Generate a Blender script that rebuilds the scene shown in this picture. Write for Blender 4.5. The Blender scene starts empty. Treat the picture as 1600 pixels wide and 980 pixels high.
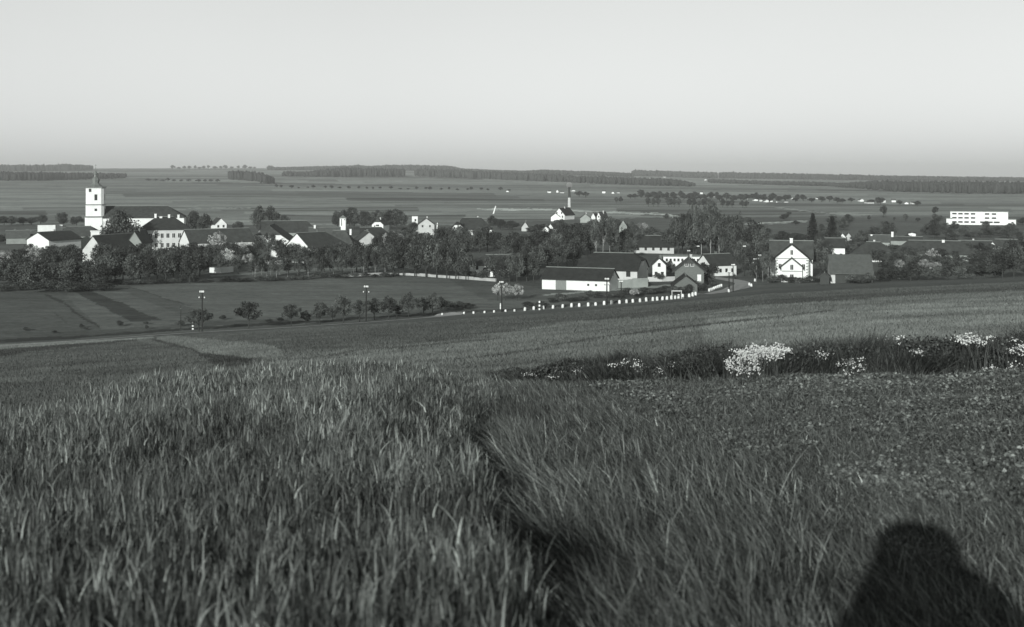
import bpy, math, random
import numpy as np
from mathutils import Vector, Matrix
R = math.radians
PI = math.pi
random.seed(7)
rng = np.random.default_rng(11)
sc = bpy.context.scene
F = 1931.0      # focal length in photo pixels
HY = 270.0      # eye level row of the photo

# ------------------------------------------------------------------ camera, sky, sun, exposure
cd = bpy.data.cameras.new('camera')
cd.sensor_width = 36.0
cd.lens = F / 1600 * 36
cd.shift_y = -(490 - HY) / 1600
cd.clip_start = 0.1
cd.clip_end = 60000
cd.dof.use_dof = True
cd.dof.focus_distance = 160
cd.dof.aperture_fstop = 3.4
cam = bpy.data.objects.new('camera', cd)
sc.collection.objects.link(cam)
cam.rotation_euler = (R(90), 0, 0)
sc.camera = cam

SUN_EL, SUN_AZ = 15.2, 17.5          # the sun stands behind the camera, a little to its left
w = bpy.data.worlds.new('World'); sc.world = w; w.use_nodes = True
nt = w.node_tree; nt.nodes.clear()
sky = nt.nodes.new('ShaderNodeTexSky'); sky.sky_type = 'NISHITA'; sky.sun_disc = False
sky.sun_elevation = R(SUN_EL); sky.sun_rotation = R(180 + SUN_AZ)
sky.air_density = 1.0; sky.dust_density = 1.0; sky.ozone_density = 1.0
bw = nt.nodes.new('ShaderNodeRGBToBW'); nt.links.new(sky.outputs[0], bw.inputs[0])
pw = nt.nodes.new('ShaderNodeMath'); pw.operation = 'POWER'; pw.inputs[1].default_value = 0.55
nt.links.new(bw.outputs[0], pw.inputs[0])
tc = nt.nodes.new('ShaderNodeTexCoord'); sx = nt.nodes.new('ShaderNodeSeparateXYZ')
nt.links.new(tc.outputs['Generated'], sx.inputs[0])
rp = nt.nodes.new('ShaderNodeMapRange'); rp.inputs[1].default_value = -0.02; rp.inputs[2].default_value = 0.16
rp.inputs[3].default_value = 1.92; rp.inputs[4].default_value = 2.02
nt.links.new(sx.outputs[2], rp.inputs[0])
rq = nt.nodes.new('ShaderNodeMapRange'); rq.inputs[1].default_value = 0.16; rq.inputs[2].default_value = 0.6
rq.inputs[3].default_value = 1.0; rq.inputs[4].default_value = 0.42; nt.links.new(sx.outputs[2], rq.inputs[0])
rm = nt.nodes.new('ShaderNodeMath'); rm.operation = 'MULTIPLY'; nt.links.new(rp.outputs[0], rm.inputs[0]); nt.links.new(rq.outputs[0], rm.inputs[1])
mu = nt.nodes.new('ShaderNodeMath'); mu.operation = 'MULTIPLY'
nt.links.new(pw.outputs[0], mu.inputs[0]); nt.links.new(rm.outputs[0], mu.inputs[1])
tn = nt.nodes.new('ShaderNodeVectorMath'); tn.operation = 'SCALE'; tn.inputs[0].default_value = (0.975, 1.0, 0.985)
cn = nt.nodes.new('ShaderNodeTexNoise'); cn.inputs['Scale'].default_value = 3.0; cn.inputs['Detail'].default_value = 3
cm_ = nt.nodes.new('ShaderNodeMapRange'); cm_.inputs[3].default_value = 0.95; cm_.inputs[4].default_value = 1.05
nt.links.new(tc.outputs['Generated'], cn.inputs['Vector']); nt.links.new(cn.outputs[0], cm_.inputs[0])
mu2 = nt.nodes.new('ShaderNodeMath'); mu2.operation = 'MULTIPLY'; nt.links.new(mu.outputs[0], mu2.inputs[0]); nt.links.new(cm_.outputs[0], mu2.inputs[1])
nt.links.new(mu2.outputs[0], tn.inputs['Scale'])
bg = nt.nodes.new('ShaderNodeBackground'); nt.links.new(tn.outputs[0], bg.inputs[0])
SKY_STRENGTH = 0.15
bg.inputs[1].default_value = SKY_STRENGTH
wo = nt.nodes.new('ShaderNodeOutputWorld'); nt.links.new(bg.outputs[0], wo.inputs[0])

sl = bpy.data.lights.new('sun', 'SUN'); sl.energy = 4.3; sl.angle = R(0.5); sl.color = (1.0, 0.995, 0.975)
so = bpy.data.objects.new('sun', sl); sc.collection.objects.link(so)
sd = Vector((-math.sin(R(SUN_AZ)) * math.cos(R(SUN_EL)), -math.cos(R(SUN_AZ)) * math.cos(R(SUN_EL)), math.sin(R(SUN_EL))))
so.rotation_euler = sd.to_track_quat('Z', 'Y').to_euler()
sc.view_settings.view_transform = 'Standard'; sc.view_settings.look = 'None'
sc.view_settings.exposure = 0.0; sc.view_settings.gamma = 1.0; sc.view_settings.use_curve_mapping = False
sc.cycles.use_denoising = True
sc.cycles.max_bounces = 5; sc.cycles.diffuse_bounces = 3; sc.cycles.volume_bounces = 0
sc.cycles.transparent_max_bounces = 6

# ------------------------------------------------------------------ materials
def grey(v):
    return (v * 0.91, v, v * 0.94, 1) if v < 0.3 or v == 1 else (v * 0.955, v, v * 0.97, 1)
MATS = {}
def mat(name, v, rough=0.9, amp=0.25, scale=0.6, attr=None, rnd=0.0, bump=0.0, bscale=4, spec=0.2, detail=5, stretch=None):
    m = bpy.data.materials.new(name); m.use_nodes = True; n = m.node_tree.nodes; l = m.node_tree.links
    b = n['Principled BSDF']; b.inputs['Roughness'].default_value = rough
    b.inputs['Specular IOR Level'].default_value = spec
    t = n.new('ShaderNodeTexCoord'); vec = t.outputs['Object']
    if stretch:
        mp = n.new('ShaderNodeMapping'); mp.inputs['Scale'].default_value = stretch
        l.new(vec, mp.inputs[0]); vec = mp.outputs[0]
    ns = n.new('ShaderNodeTexNoise'); ns.inputs['Scale'].default_value = scale; ns.inputs['Detail'].default_value = detail
    ns.inputs['Roughness'].default_value = 0.65
    l.new(vec, ns.inputs['Vector'])
    mr = n.new('ShaderNodeMapRange'); mr.inputs[1].default_value = 0.25; mr.inputs[2].default_value = 0.75
    mr.inputs[3].default_value = 1 - amp; mr.inputs[4].default_value = 1 + amp
    l.new(ns.outputs[0], mr.inputs[0]); fac = mr.outputs[0]
    if rnd:
        oi = n.new('ShaderNodeObjectInfo'); m2 = n.new('ShaderNodeMapRange')
        m2.inputs[3].default_value = 1 - rnd; m2.inputs[4].default_value = 1 + rnd
        l.new(oi.outputs['Random'], m2.inputs[0])
        m3 = n.new('ShaderNodeMath'); m3.operation = 'MULTIPLY'; l.new(fac, m3.inputs[0]); l.new(m2.outputs[0], m3.inputs[1]); fac = m3.outputs[0]
    if attr:
        at = n.new('ShaderNodeAttribute'); at.attribute_name = attr
        m4 = n.new('ShaderNodeMath'); m4.operation = 'MULTIPLY'; l.new(fac, m4.inputs[0]); l.new(at.outputs['Fac'], m4.inputs[1]); fac = m4.outputs[0]
        v = 1.0
    sv = n.new('ShaderNodeVectorMath'); sv.operation = 'SCALE'; sv.inputs[0].default_value = grey(v)[:3]
    l.new(fac, sv.inputs['Scale']); l.new(sv.outputs[0], b.inputs['Base Color'])
    if bump:
        bn = n.new('ShaderNodeTexNoise'); bn.inputs['Scale'].default_value = bscale; bn.inputs['Detail'].default_value = 6
        l.new(vec, bn.inputs['Vector'])
        bp = n.new('ShaderNodeBump'); bp.inputs['Strength'].default_value = 1.0; bp.inputs['Distance'].default_value = bump
        l.new(bn.outputs[0], bp.inputs['Height']); l.new(bp.outputs[0], b.inputs['Normal'])
    MATS[name] = m
    return m
mat('white_plaster', 0.74, amp=0.10, scale=0.5, rnd=0.06)
mat('pale_plaster', 0.50, amp=0.14, scale=0.5, rnd=0.1)
mat('grey_plaster', 0.28, amp=0.22, scale=0.5, rnd=0.15)
mat('quoin_stone', 0.20, amp=0.2)
mat('brick', 0.14, amp=0.35, scale=3, stretch=(1, 1, 5))
mat('dark_wood', 0.055, amp=0.3, scale=3, stretch=(6, 6, 0.5))
mat('grey_wood', 0.13, amp=0.3, scale=3, stretch=(6, 6, 0.5))
mat('dark_tile', 0.050, amp=0.38, scale=0.7, rnd=0.4, bump=0.04, bscale=5)
mat('grey_tile', 0.085, amp=0.25, scale=0.9, rnd=0.15, bump=0.04, bscale=5)
mat('pale_ridge', 0.20, amp=0.2)
mat('sheet_metal', 0.16, rough=0.45, amp=0.3, spec=0.5)
mat('window_glass', 0.03, rough=0.2, amp=0.1, spec=0.5)
mat('dark_door', 0.05, amp=0.2)
mat('grey_door', 0.20, amp=0.25, scale=2, stretch=(5, 5, 0.6))
mat('white_paint', 0.75, amp=0.25, scale=2, rnd=0.15)
mat('pole_wood', 0.03, amp=0.3)
mat('porcelain', 0.7, amp=0.02, rough=0.3, spec=0.5)
mat('bark', 0.045, amp=0.4, scale=2)
mat('birch_bark', 0.42, amp=0.5, scale=3)
mat('stone', 0.35, amp=0.3)
mat('road_dust', 0.34, amp=0.22, scale=0.25, bump=0.02, bscale=3)
mat('chimney_dark', 0.05, amp=0.2)
mat('chimney_brick', 0.5, amp=0.2)
mat('cloth_dark', 0.03, amp=0.1, scale=5)
mat('cloth_grey', 0.12, amp=0.1, scale=5)
mat('skin', 0.35, amp=0.05, scale=5)
mat('blade', 1, attr='tone', amp=0.16, scale=0.35, rough=0.6, spec=0.25)
mat('petal', 0.58, amp=0.1, rough=0.8)

def leafmat(name, v, trans=0.15, rnd=0.42):
    m = mat(name, v, amp=0.35, scale=1.2, rnd=rnd, rough=0.7, attr=None)
    if name not in ('far_wood',):
        n = m.node_tree.nodes; l = m.node_tree.links; b = n['Principled BSDF']; src = b.inputs['Base Color'].links[0].from_socket
        at_ = n.new('ShaderNodeAttribute'); at_.attribute_name = 'tone'; sv = n.new('ShaderNodeVectorMath'); sv.operation = 'SCALE'; l.new(src, sv.inputs[0]); l.new(at_.outputs['Fac'], sv.inputs['Scale']); l.new(sv.outputs[0], b.inputs['Base Color'])
    n = m.node_tree.nodes; l = m.node_tree.links; b = n['Principled BSDF']
    tr = n.new('ShaderNodeBsdfTranslucent'); mx = n.new('ShaderNodeMixShader'); mx.inputs[0].default_value = trans
    src = b.inputs['Base Color'].links[0].from_socket; l.new(src, tr.inputs[0])
    o = n['Material Output']; l.new(b.outputs[0], mx.inputs[1]); l.new(tr.outputs[0], mx.inputs[2]); l.new(mx.outputs[0], o.inputs['Surface'])
leafmat('leaf_dark', 0.066)
leafmat('leaf_mid', 0.078)
leafmat('leaf_light', 0.13)
leafmat('needle', 0.028)
leafmat('blossom', 0.34, rnd=0.25)
leafmat('far_wood', 0.032, trans=0)

# ------------------------------------------------------------------ helpers
col = sc.collection
def tag(o, label=None, cat=None, group=None, kind=None):
    if label: o['label'] = label
    if cat: o['category'] = cat
    if group: o['group'] = group
    if kind: o['kind'] = kind
    return o
def empty(name, loc=(0, 0, 0), rz=0):
    o = bpy.data.objects.new(name, None); col.objects.link(o); o.location = loc; o.rotation_euler = (0, 0, rz)
    o.empty_display_size = 0.5
    return o
class MB:
    def __init__(s): s.v = []; s.f = []; s.m = []
    def add(s, vs, fs, mi=0):
        k = len(s.v); s.v += [tuple(p) for p in vs]; s.f += [tuple(i + k for i in f) for f in fs]; s.m += [mi] * len(fs)
    def box(s, x0, x1, y0, y1, z0, z1, mi=0):
        s.add([(x0, y0, z0), (x1, y0, z0), (x1, y1, z0), (x0, y1, z0), (x0, y0, z1), (x1, y0, z1), (x1, y1, z1), (x0, y1, z1)],
              [(0, 3, 2, 1), (4, 5, 6, 7), (0, 1, 5, 4), (1, 2, 6, 5), (2, 3, 7, 6), (3, 0, 4, 7)], mi)
    def tube(s, pts, rad, n=6, mi=0):
        pts = [Vector(p) for p in pts]; rings = []
        for i, p in enumerate(pts):
            d = (pts[min(i + 1, len(pts) - 1)] - pts[max(i - 1, 0)]).normalized()
            a = d.orthogonal().normalized(); b = d.cross(a)
            if i and rings:   # keep the frame steady
                a = (pa - d * pa.dot(d)).normalized(); b = d.cross(a)
            pa = a
            rings.append([p + (a * math.cos(2 * PI * k / n) + b * math.sin(2 * PI * k / n)) * rad[i] for k in range(n)])
        vs = [q for r in rings for q in r]; fs = []
        for i in range(len(rings) - 1):
            for k in range(n): fs.append((i * n + k, i * n + (k + 1) % n, (i + 1) * n + (k + 1) % n, (i + 1) * n + k))
        fs.append(tuple(range(n))[::-1]); fs.append(tuple((len(rings) - 1) * n + k for k in range(n)))
        s.add(vs, fs, mi)
    def lathe(s, prof, n=12, c=(0, 0), mi=0):
        vs = []; fs = []
        for r, z in prof:
            for k in range(n): vs.append((c[0] + r * math.cos(2 * PI * k / n), c[1] + r * math.sin(2 * PI * k / n), z))
        for i in range(len(prof) - 1):
            for k in range(n): fs.append((i * n + k, i * n + (k + 1) % n, (i + 1) * n + (k + 1) % n, (i + 1) * n + k))
        s.add(vs, fs, mi)
    def mesh(s, name, mats):
        me = bpy.data.meshes.new(name); me.from_pydata(s.v, [], s.f)
        for m in (mats if isinstance(mats, (list, tuple)) else [mats]): me.materials.append(MATS[m])
        if max(s.m, default=0): me.polygons.foreach_set('material_index', s.m)
        me.update(); return me
    def build(s, name, mats, parent=None):
        o = bpy.data.objects.new(name, s.mesh(name, mats)); col.objects.link(o)
        if parent: o.parent = parent
        return o
def np_mesh(name, V, Q, matname, tone=None, smooth=False):
    """vertices (n,3), quads (m,4)"""
    me = bpy.data.meshes.new(name)
    me.vertices.add(len(V)); me.vertices.foreach_set('co', np.asarray(V, np.float32).ravel())
    me.loops.add(len(Q) * 4); me.polygons.add(len(Q))
    me.polygons.foreach_set('loop_start', np.arange(0, len(Q) * 4, 4, dtype=np.int32))
    me.polygons.foreach_set('loop_total', np.full(len(Q), 4, np.int32))
    me.loops.foreach_set('vertex_index', np.asarray(Q, np.int32).ravel())
    me.update(calc_edges=True)
    me.polygons.foreach_set('use_smooth', np.full(len(Q), smooth))
    if tone is not None:
        a = me.attributes.new('tone', 'FLOAT', 'POINT'); a.data.foreach_set('value', np.asarray(tone, np.float32).ravel())
    me.materials.append(MATS[matname]); return me
ONES = 'zeroth first second third fourth fifth sixth seventh eighth ninth tenth eleventh twelfth thirteenth fourteenth fifteenth sixteenth seventeenth eighteenth nineteenth twentieth'.split()
TENS = {2: 'twenty', 3: 'thirty', 4: 'forty', 5: 'fifty', 6: 'sixty', 7: 'seventy'}
def ordinal(i):
    i = max(i, 0)
    if i <= 20: return ONES[i]
    t, u = divmod(i, 10)
    if u == 0: return TENS[t][:-1] + 'ieth'
    return TENS[t] + '-' + ONES[u]

# ------------------------------------------------------------------ the lie of the land
S_PX = np.array([-400, 0, 200, 400, 600, 800, 1000, 1200, 1400, 1600, 2000.])
S_SL = np.array([.134, .130, .125, .119, .113, .1065, .0986, .0885, .0835, .079, .076])
D_FAR = np.array([0, 1000, 1500, 2200, 3200, 4500, 6000, 9000, 16000.])
PX_FAR = np.array([-200, 400, 650, 800, 1200, 1600, 1900.])
PY_FAR = np.array([  # rows of the photo on which the ground at these depths shows
    [306, 290, 277, 269, 265, 263.5],
    [306, 290, 277, 268, 264, 262.5],
    [306.5, 291, 279, 268.5, 263.5, 261.5],
    [307, 292, 281, 272, 268, 266],
    [308, 294, 285, 280, 277, 274.5],
    [309, 297, 288, 283, 280, 277.5],
    [309, 297, 288, 283, 280, 277.5]])
def S_of(u):
    return np.interp(np.clip(u, -0.62, 0.62) * F + 800, S_PX, S_SL)
def H0(X, Y):
    X = np.asarray(X, float); Y = np.asarray(Y, float)
    d = np.sqrt(X * X + Y * Y); D = np.where(Y > 0.85 * d, Y, 0.85 * d)
    u = np.where(D > 1e-6, X / np.maximum(D, 1e-6), 0)
    plane = -1.65 - S_of(u) * D
    px = np.clip(u * F + 800, -200, 1900)
    zr = []
    for k in range(len(PX_FAR)):
        z = np.concatenate([[-30.5, -30.2], -(PY_FAR[k] - HY) / F * D_FAR[2:8], [-(PY_FAR[k][-1] - HY) / F * 12000]])
        zr.append(np.interp(D, D_FAR, z))
    zr = np.array(zr)
    i = np.clip(np.searchsorted(PX_FAR, px) - 1, 0, len(PX_FAR) - 2)
    t = (px - PX_FAR[i]) / (PX_FAR[i + 1] - PX_FAR[i])
    t = t * t * (3 - 2 * t)
    floor = np.take_along_axis(zr.reshape(len(PX_FAR), -1), i.reshape(1, -1), 0)[0].reshape(D.shape) * (1 - t) + \
        np.take_along_axis(zr.reshape(len(PX_FAR), -1), (i + 1).reshape(1, -1), 0)[0].reshape(D.shape) * t
    floor = floor + 0.5 * np.sin(X / 37 + 1.3) * np.sin(Y / 61) * np.clip((D - 300) / 100, 0, 1) + 1.2 * np.sin(X / 240) * np.sin(Y / 310 + X / 900) * np.clip((D - 900) / 400, 0, 1)
    k = 1.2
    a = np.clip(0.5 + 0.5 * (plane - floor) / k, 0, 1)
    return plane * a + floor * (1 - a) + k * a * (1 - a)
DS = np.concatenate([np.geomspace(2.5, 60, 300), np.linspace(60.3, 600, 1800), np.geomspace(601, 7600, 1500)])
def gp(px, py, Hf=None):
    """the ground point seen at a pixel"""
    u = (px - 800) / F; z = (Hf or H0)(u * DS, DS); row = HY - F * z / DS
    i = np.nonzero(row <= py)[0]
    i = i[0] if len(i) else len(DS) - 1
    if i == 0: d = DS[0]
    else:
        t = (row[i - 1] - py) / max(row[i - 1] - row[i], 1e-6); d = DS[i - 1] + t * (DS[i] - DS[i - 1])
    return Vector((u * d, d, float((Hf or H0)(np.array([u * d]), np.array([d]))[0])))
# the raised verge that carries the guard stones
STONE_PX = [(691, 493), (725, 491), (740, 490.5), (757, 489.5), (772, 488.5), (790, 487.5), (804, 487), (820, 486), (834, 484.5), (849, 483.5),
            (864, 482.5), (879, 481.5), (893, 480.5), (905, 479.8), (919, 479), (931, 478), (944, 477), (956, 476), (968, 475), (979, 474),
            (989, 473.2), (1000, 472.4), (1010, 471.5), (1020, 470.6), (1027, 470), (1035, 469.3), (1042, 468.7), (1049, 468), (1055, 467.5), (1060, 467),
            (1067, 466), (1077, 464.6), (1082, 463.6), (1087, 462)]
VERGE = [gp(x, y) for x, y in STONE_PX[::3]]
def seg_dist(X, Y, pts, side=False):
    best = np.full(np.shape(X), 1e9); sg = np.zeros(np.shape(X))
    for a, b in zip(pts[:-1], pts[1:]):
        dx, dy = b[0] - a[0], b[1] - a[1]; L2 = dx * dx + dy * dy
        t = np.clip(((X - a[0]) * dx + (Y - a[1]) * dy) / L2, 0, 1)
        ex, ey = X - a[0] - t * dx, Y - a[1] - t * dy
        d = np.hypot(ex, ey); k = d < best
        best = np.where(k, d, best); sg = np.where(k, np.sign(ey), sg)
    return (best, sg) if side else best
def H(X, Y):
    X = np.asarray(X, float); Y = np.asarray(Y, float)
    z = H0(X, Y)
    near = (np.abs(X) < 120) & (Y > 200) & (Y < 420)
    if near.any():
        d = seg_dist(X[near], Y[near], VERGE)
        z = z.copy(); z[near] += 0.55 * np.exp(-(d / 1.6) ** 2)
    # the furrow between the wheat and the grass, and the rough bank across the right
    fx = 0.33 - 0.045 * Y
    z = z - 0.18 * np.exp(-((X - fx) / 0.16) ** 2) * np.clip((18 - Y) / 5, 0, 1) * (Y > 1)
    return z
def hz(x, y): return float(H(np.array([x]), np.array([y]))[0])
def at(px, D): x = (px - 800) / F * D; return Vector((x, D, hz(x, D)))

# ------------------------------------------------------------------ ground sheet with its field pattern
def noise2(X, Y, s, seed=0):
    r = np.random.default_rng(seed); g = r.random((64, 64))
    x = X / s + 100; y = Y / s + 100; xi = np.floor(x).astype(int); yi = np.floor(y).astype(int)
    fx = x - xi; fy = y - yi; fx = fx * fx * (3 - 2 * fx); fy = fy * fy * (3 - 2 * fy)
    a = g[xi % 64, yi % 64]; b = g[(xi + 1) % 64, yi % 64]; c = g[xi % 64, (yi + 1) % 64]; d = g[(xi + 1) % 64, (yi + 1) % 64]
    return (a * (1 - fx) + b * fx) * (1 - fy) + (c * (1 - fx) + d * fx) * fy
def inpoly(x, y, P):
    c = np.zeros(x.shape, bool); n = len(P)
    for i in range(n):
        x1, y1 = P[i]; x2, y2 = P[(i + 1) % n]
        if y1 == y2: continue
        c ^= ((y1 > y) != (y2 > y)) & (x < (x2 - x1) * (y - y1) / (y2 - y1) + x1)
    return c
def field_tone(X, Y, Z):
    px = 800 + F * X / np.maximum(Y, 1); py = HY - F * Z / np.maximum(Y, 1)
    jx = px + (noise2(X, Y, 6, 3) - .5) * 5 + (noise2(X, Y, 1.5, 13) - .5) * 4; jy = py + (noise2(X, Y, 9, 4) - .5) * 2.2 + (noise2(X, Y, 2, 14) - .5) * 1.6
    T = np.full(X.shape, 0.085)
    # far patchwork of strip fields
    far = Y > 480
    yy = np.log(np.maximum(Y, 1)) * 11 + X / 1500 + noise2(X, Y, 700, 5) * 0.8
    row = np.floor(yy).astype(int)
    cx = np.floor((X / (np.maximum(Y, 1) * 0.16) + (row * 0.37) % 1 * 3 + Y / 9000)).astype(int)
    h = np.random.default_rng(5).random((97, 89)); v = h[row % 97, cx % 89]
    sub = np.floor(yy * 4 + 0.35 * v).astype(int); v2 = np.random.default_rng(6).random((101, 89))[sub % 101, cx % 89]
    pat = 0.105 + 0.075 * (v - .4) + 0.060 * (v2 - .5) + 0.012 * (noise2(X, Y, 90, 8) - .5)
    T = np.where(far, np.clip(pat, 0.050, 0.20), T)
    def P(poly, val, blend=1.0):
        nonlocal T
        k = inpoly(jx, jy, poly); T = np.where(k, T * (1 - blend) + val * blend, T)
    def line(pts, wd, val):
        nonlocal T
        d = seg_dist(jx, jy, pts); T = np.where(d < wd * (0.6 + 0.9 * noise2(X, Y, 5, 12)), val, T)
    nearv = Y < 480
    T = np.where(nearv & (py < 470), 0.075, T)
    # gardens and farmyards of the village: dark grass
    P([(-300, 458), (0, 456), (110, 450), (300, 440), (600, 429), (700, 432), (800, 440), (860, 455), (1000, 468), (1110, 445), (1200, 440), (1400, 438), (1650, 428), (1700, 340), (1000, 340), (700, 352), (-300, 352)], 0.065)
    P([(340, 433), (600, 426), (620, 410), (330, 418)], 0.085)
    # fields beyond the road, left
    P([(-300, 535), (-300, 462), (0, 458), (100, 452), (110, 470), (160, 515), (60, 530)], 0.066)
    P([(110, 452), (130, 450), (290, 505), (160, 515)], 0.083)
    P([(108, 452), (134, 451), (252, 500), (204, 503)], 0.040)
    P([(134, 451), (172, 449), (295, 497), (255, 501)], 0.088)
    P([(172, 449), (200, 447), (330, 490), (300, 497)], 0.072)
    P([(200, 447), (400, 438), (600, 430), (700, 436), (760, 470), (690, 485), (500, 500), (330, 492)], 0.095)
    line([(70, 461), (100, 473), (120, 490), (155, 511)], 1.5, 0.036)
    line([(85, 487), (105, 505)], 1.0, 0.045)
    line([(200, 448), (260, 468), (300, 478)], 1.0, 0.055)
    # verge and ditch beyond the road
    line([(-200, 548), (0, 533), (150, 524), (320, 512.5), (450, 505), (570, 498), (700, 488)], 1.8, 0.034)
    line([(-200, 540), (0, 526), (150, 519), (320, 507), (450, 500), (570, 493), (700, 483)], 3.2, 0.062)
    # below the road, left
    P([(-200, 565), (-200, 552), (0, 545), (120, 536), (215, 528), (215, 534), (100, 545), (0, 557)], 0.038)
    P([(-300, 640), (-300, 565), (0, 557), (215, 534), (300, 548), (340, 575), (300, 600), (-100, 660)], 0.070)
    line([(-100, 592), (0, 582), (80, 573), (160, 565)], 1.6, 0.055)
    line([(-50, 606), (100, 597), (180, 585), (280, 576)], 3.0, 0.052)
    P([(235, 529), (262, 523), (430, 540), (450, 562), (330, 560), (300, 545)], 0.120)
    P([(300, 545), (262, 530), (330, 536), (420, 560), (320, 556)], 0.125)
    line([(225, 528), (250, 534), (268, 541)], 1.5, 0.05); line([(240, 527), (245, 532), (275, 541), (300, 547)], 1.5, 0.045)
    P([(296, 547), (318, 553), (400, 562), (395, 571), (372, 573), (345, 578), (318, 560)], 0.036)
    P([(-200, 558), (0, 546.5), (120, 538), (240, 529), (240, 524.5), (120, 532), (0, 538), (-200, 549)], 0.15)
    # main slope
    P([(262, 524), (450, 514), (690, 497), (900, 482), (1100, 467), (1160, 459), (1250, 447), (1650, 428), (1650, 438), (1250, 458), (1150, 474), (1000, 487), (900, 500), (700, 536), (450, 552), (420, 540)], 0.068)
    P([(430, 560), (700, 533), (900, 503), (1000, 489), (1150, 476), (1400, 462), (1650, 446), (1650, 660), (1000, 640), (700, 620), (430, 575)], 0.108)
    P([(860, 505), (1000, 489), (1150, 472), (1400, 457), (1700, 443), (1700, 450), (1400, 464), (1150, 481), (1000, 497)], 0.056)
    P([(1100, 500), (1290, 488), (1700, 455), (1700, 560), (1300, 560), (1100, 550)], 0.150, .8)
    line([(400, 566), (480, 562), (560, 550), (700, 538), (790, 529)], 1.2, 0.050)
    line([(420, 569), (520, 563), (620, 548)], 1.0, 0.15)
    line([(640, 569), (700, 566), (780, 556), (843, 548), (880, 539), (960, 527), (1060, 514), (1200, 499), (1300, 487)], 1.1, 0.050)
    line([(900, 512), (1010, 505), (1100, 500)], .8, 0.075)
    # light tracks beyond the village
    line([(745, 327), (870, 327.5), (950, 332), (1040, 335), (1062, 339)], 1.1, 0.30)
    line([(1165, 350), (1260, 346)], 0.9, 0.24)
    line([(1210, 324), (1290, 333), (1360, 336)], 0.6, 0.19)
    line([(250, 327), (390, 325)], 0.7, 0.16)
    line([(100, 356), (40, 361)], 1.5, 0.12)
    # beside the barns and round the bend of the road
    line([(850, 461), (905, 457), (1050, 446)], 1.2, 0.20)
    line([(400, 414), (480, 410), (560, 412)], 1.5, 0.16)
    line([(330, 432), (420, 424), (520, 420), (620, 417)], 1.6, 0.14)
    T = T * np.where(far, 2.08, 1.30 + .55 * np.clip((Y - 90) / 70, 0, 1) - .05 * np.clip((Y - 200) / 60, 0, 1) * np.clip((1000 - px) / 300, .0, 1)) * (0.90 + 0.2 * noise2(X, Y, 35, 21)) * (0.93 + 0.14 * noise2(X, Y, 6, 22))  # tone lifted with distance, standing in for sunlit grass faces
    # bare soil under the standing crops
    soil = (Y < 27) & (Y > -5)
    T = np.where(soil & (X < 6 + 0.2 * Y) & (X > -6.3), 0.05, T)
    T = np.where((np.hypot(X, Y) < 45) & (Y < 4), 0.06, T)
    return T
def ground():
    rr = [0.0, 0.8, 1.5]
    rr += list(np.geomspace(2, 100, 120)); rr += list(np.arange(101.2, 420, 1.3))
    D = 421.0
    while D < 5200:
        rr.append(D); D += 0.55 * D * D / (F * 30.0) + 0.4
    rr += list(np.geomspace(D, 8000, 16)); rr = np.array(rr)
    th = np.concatenate([np.linspace(-180, -40, 45)[:-1], np.linspace(-40, -25, 40)[:-1], np.linspace(-25, 25, 860)[:-1], np.linspace(25, 40, 40)[:-1], np.linspace(40, 180, 46)[:-1]])
    t = np.radians(th); A, B = np.meshgrid(t, rr)
    # in front rings follow depth, behind they follow radius
    sc_ = 1 / np.maximum(np.cos(A), 0.85)
    X = B * np.sin(A) * sc_; Y = B * np.cos(A) * sc_
    Z = H(X, Y)
    nr, nt_ = X.shape
    V = np.stack([X, Y, Z], -1).reshape(-1, 3)
    i = np.arange(nr - 1)[:, None] * nt_; j = np.arange(nt_)[None, :]; j2 = (j + 1) % nt_
    Q = np.stack([i + j2, i + j, i + nt_ + j, i + nt_ + j2], -1).reshape(-1, 4)[:, ::-1]
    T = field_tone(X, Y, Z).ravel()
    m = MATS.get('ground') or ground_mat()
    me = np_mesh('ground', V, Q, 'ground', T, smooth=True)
    o = bpy.data.objects.new('ground', me); col.objects.link(o)
    tag(o, 'wide sloping farmland of field strips falling to a valley and rising again', kind='structure')
    return o
def ground_mat():
    m = mat('ground', 1, attr='tone', amp=0.16, scale=0.05, detail=8, rough=1.0, spec=0.05)
    n = m.node_tree.nodes; l = m.node_tree.links; b = n['Principled BSDF']
    src = b.inputs['Base Color'].links[0].from_socket
    t = n['Texture Coordinate'].outputs['Object']
    cur = src
    for s, a, st in ((1.1, 0.30, (.6, 1, 1)), (0.22, 0.24, (0.25, 1, 1)), (7.0, 0.20, (1, 1, 1))):
        mp = n.new('ShaderNodeMapping'); mp.inputs['Scale'].default_value = st; l.new(t, mp.inputs[0])
        ns = n.new('ShaderNodeTexNoise'); ns.inputs['Scale'].default_value = s; ns.inputs['Detail'].default_value = 6; ns.inputs['Roughness'].default_value = .7
        l.new(mp.outputs[0], ns.inputs['Vector'])
        mr = n.new('ShaderNodeMapRange'); mr.inputs[1].default_value = .3; mr.inputs[2].default_value = .7
        mr.inputs[3].default_value = 1 - a; mr.inputs[4].default_value = 1 + a; l.new(ns.outputs[0], mr.inputs[0])
        sv = n.new('ShaderNodeVectorMath'); sv.operation = 'SCALE'; l.new(cur, sv.inputs[0]); l.new(mr.outputs[0], sv.inputs['Scale']); cur = sv.outputs[0]
    l.new(cur, b.inputs['Base Color'])
    bn = n.new('ShaderNodeTexNoise'); bn.inputs['Scale'].default_value = 0.9; bn.inputs['Detail'].default_value = 8; bn.inputs['Roughness'].default_value = .7
    l.new(t, bn.inputs['Vector'])
    bp = n.new('ShaderNodeBump'); bp.inputs['Strength'].default_value = 0.7; bp.inputs['Distance'].default_value = 0.14
    l.new(bn.outputs[0], bp.inputs['Height']); l.new(bp.outputs[0], b.inputs['Normal'])
    return m
ground()

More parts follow.
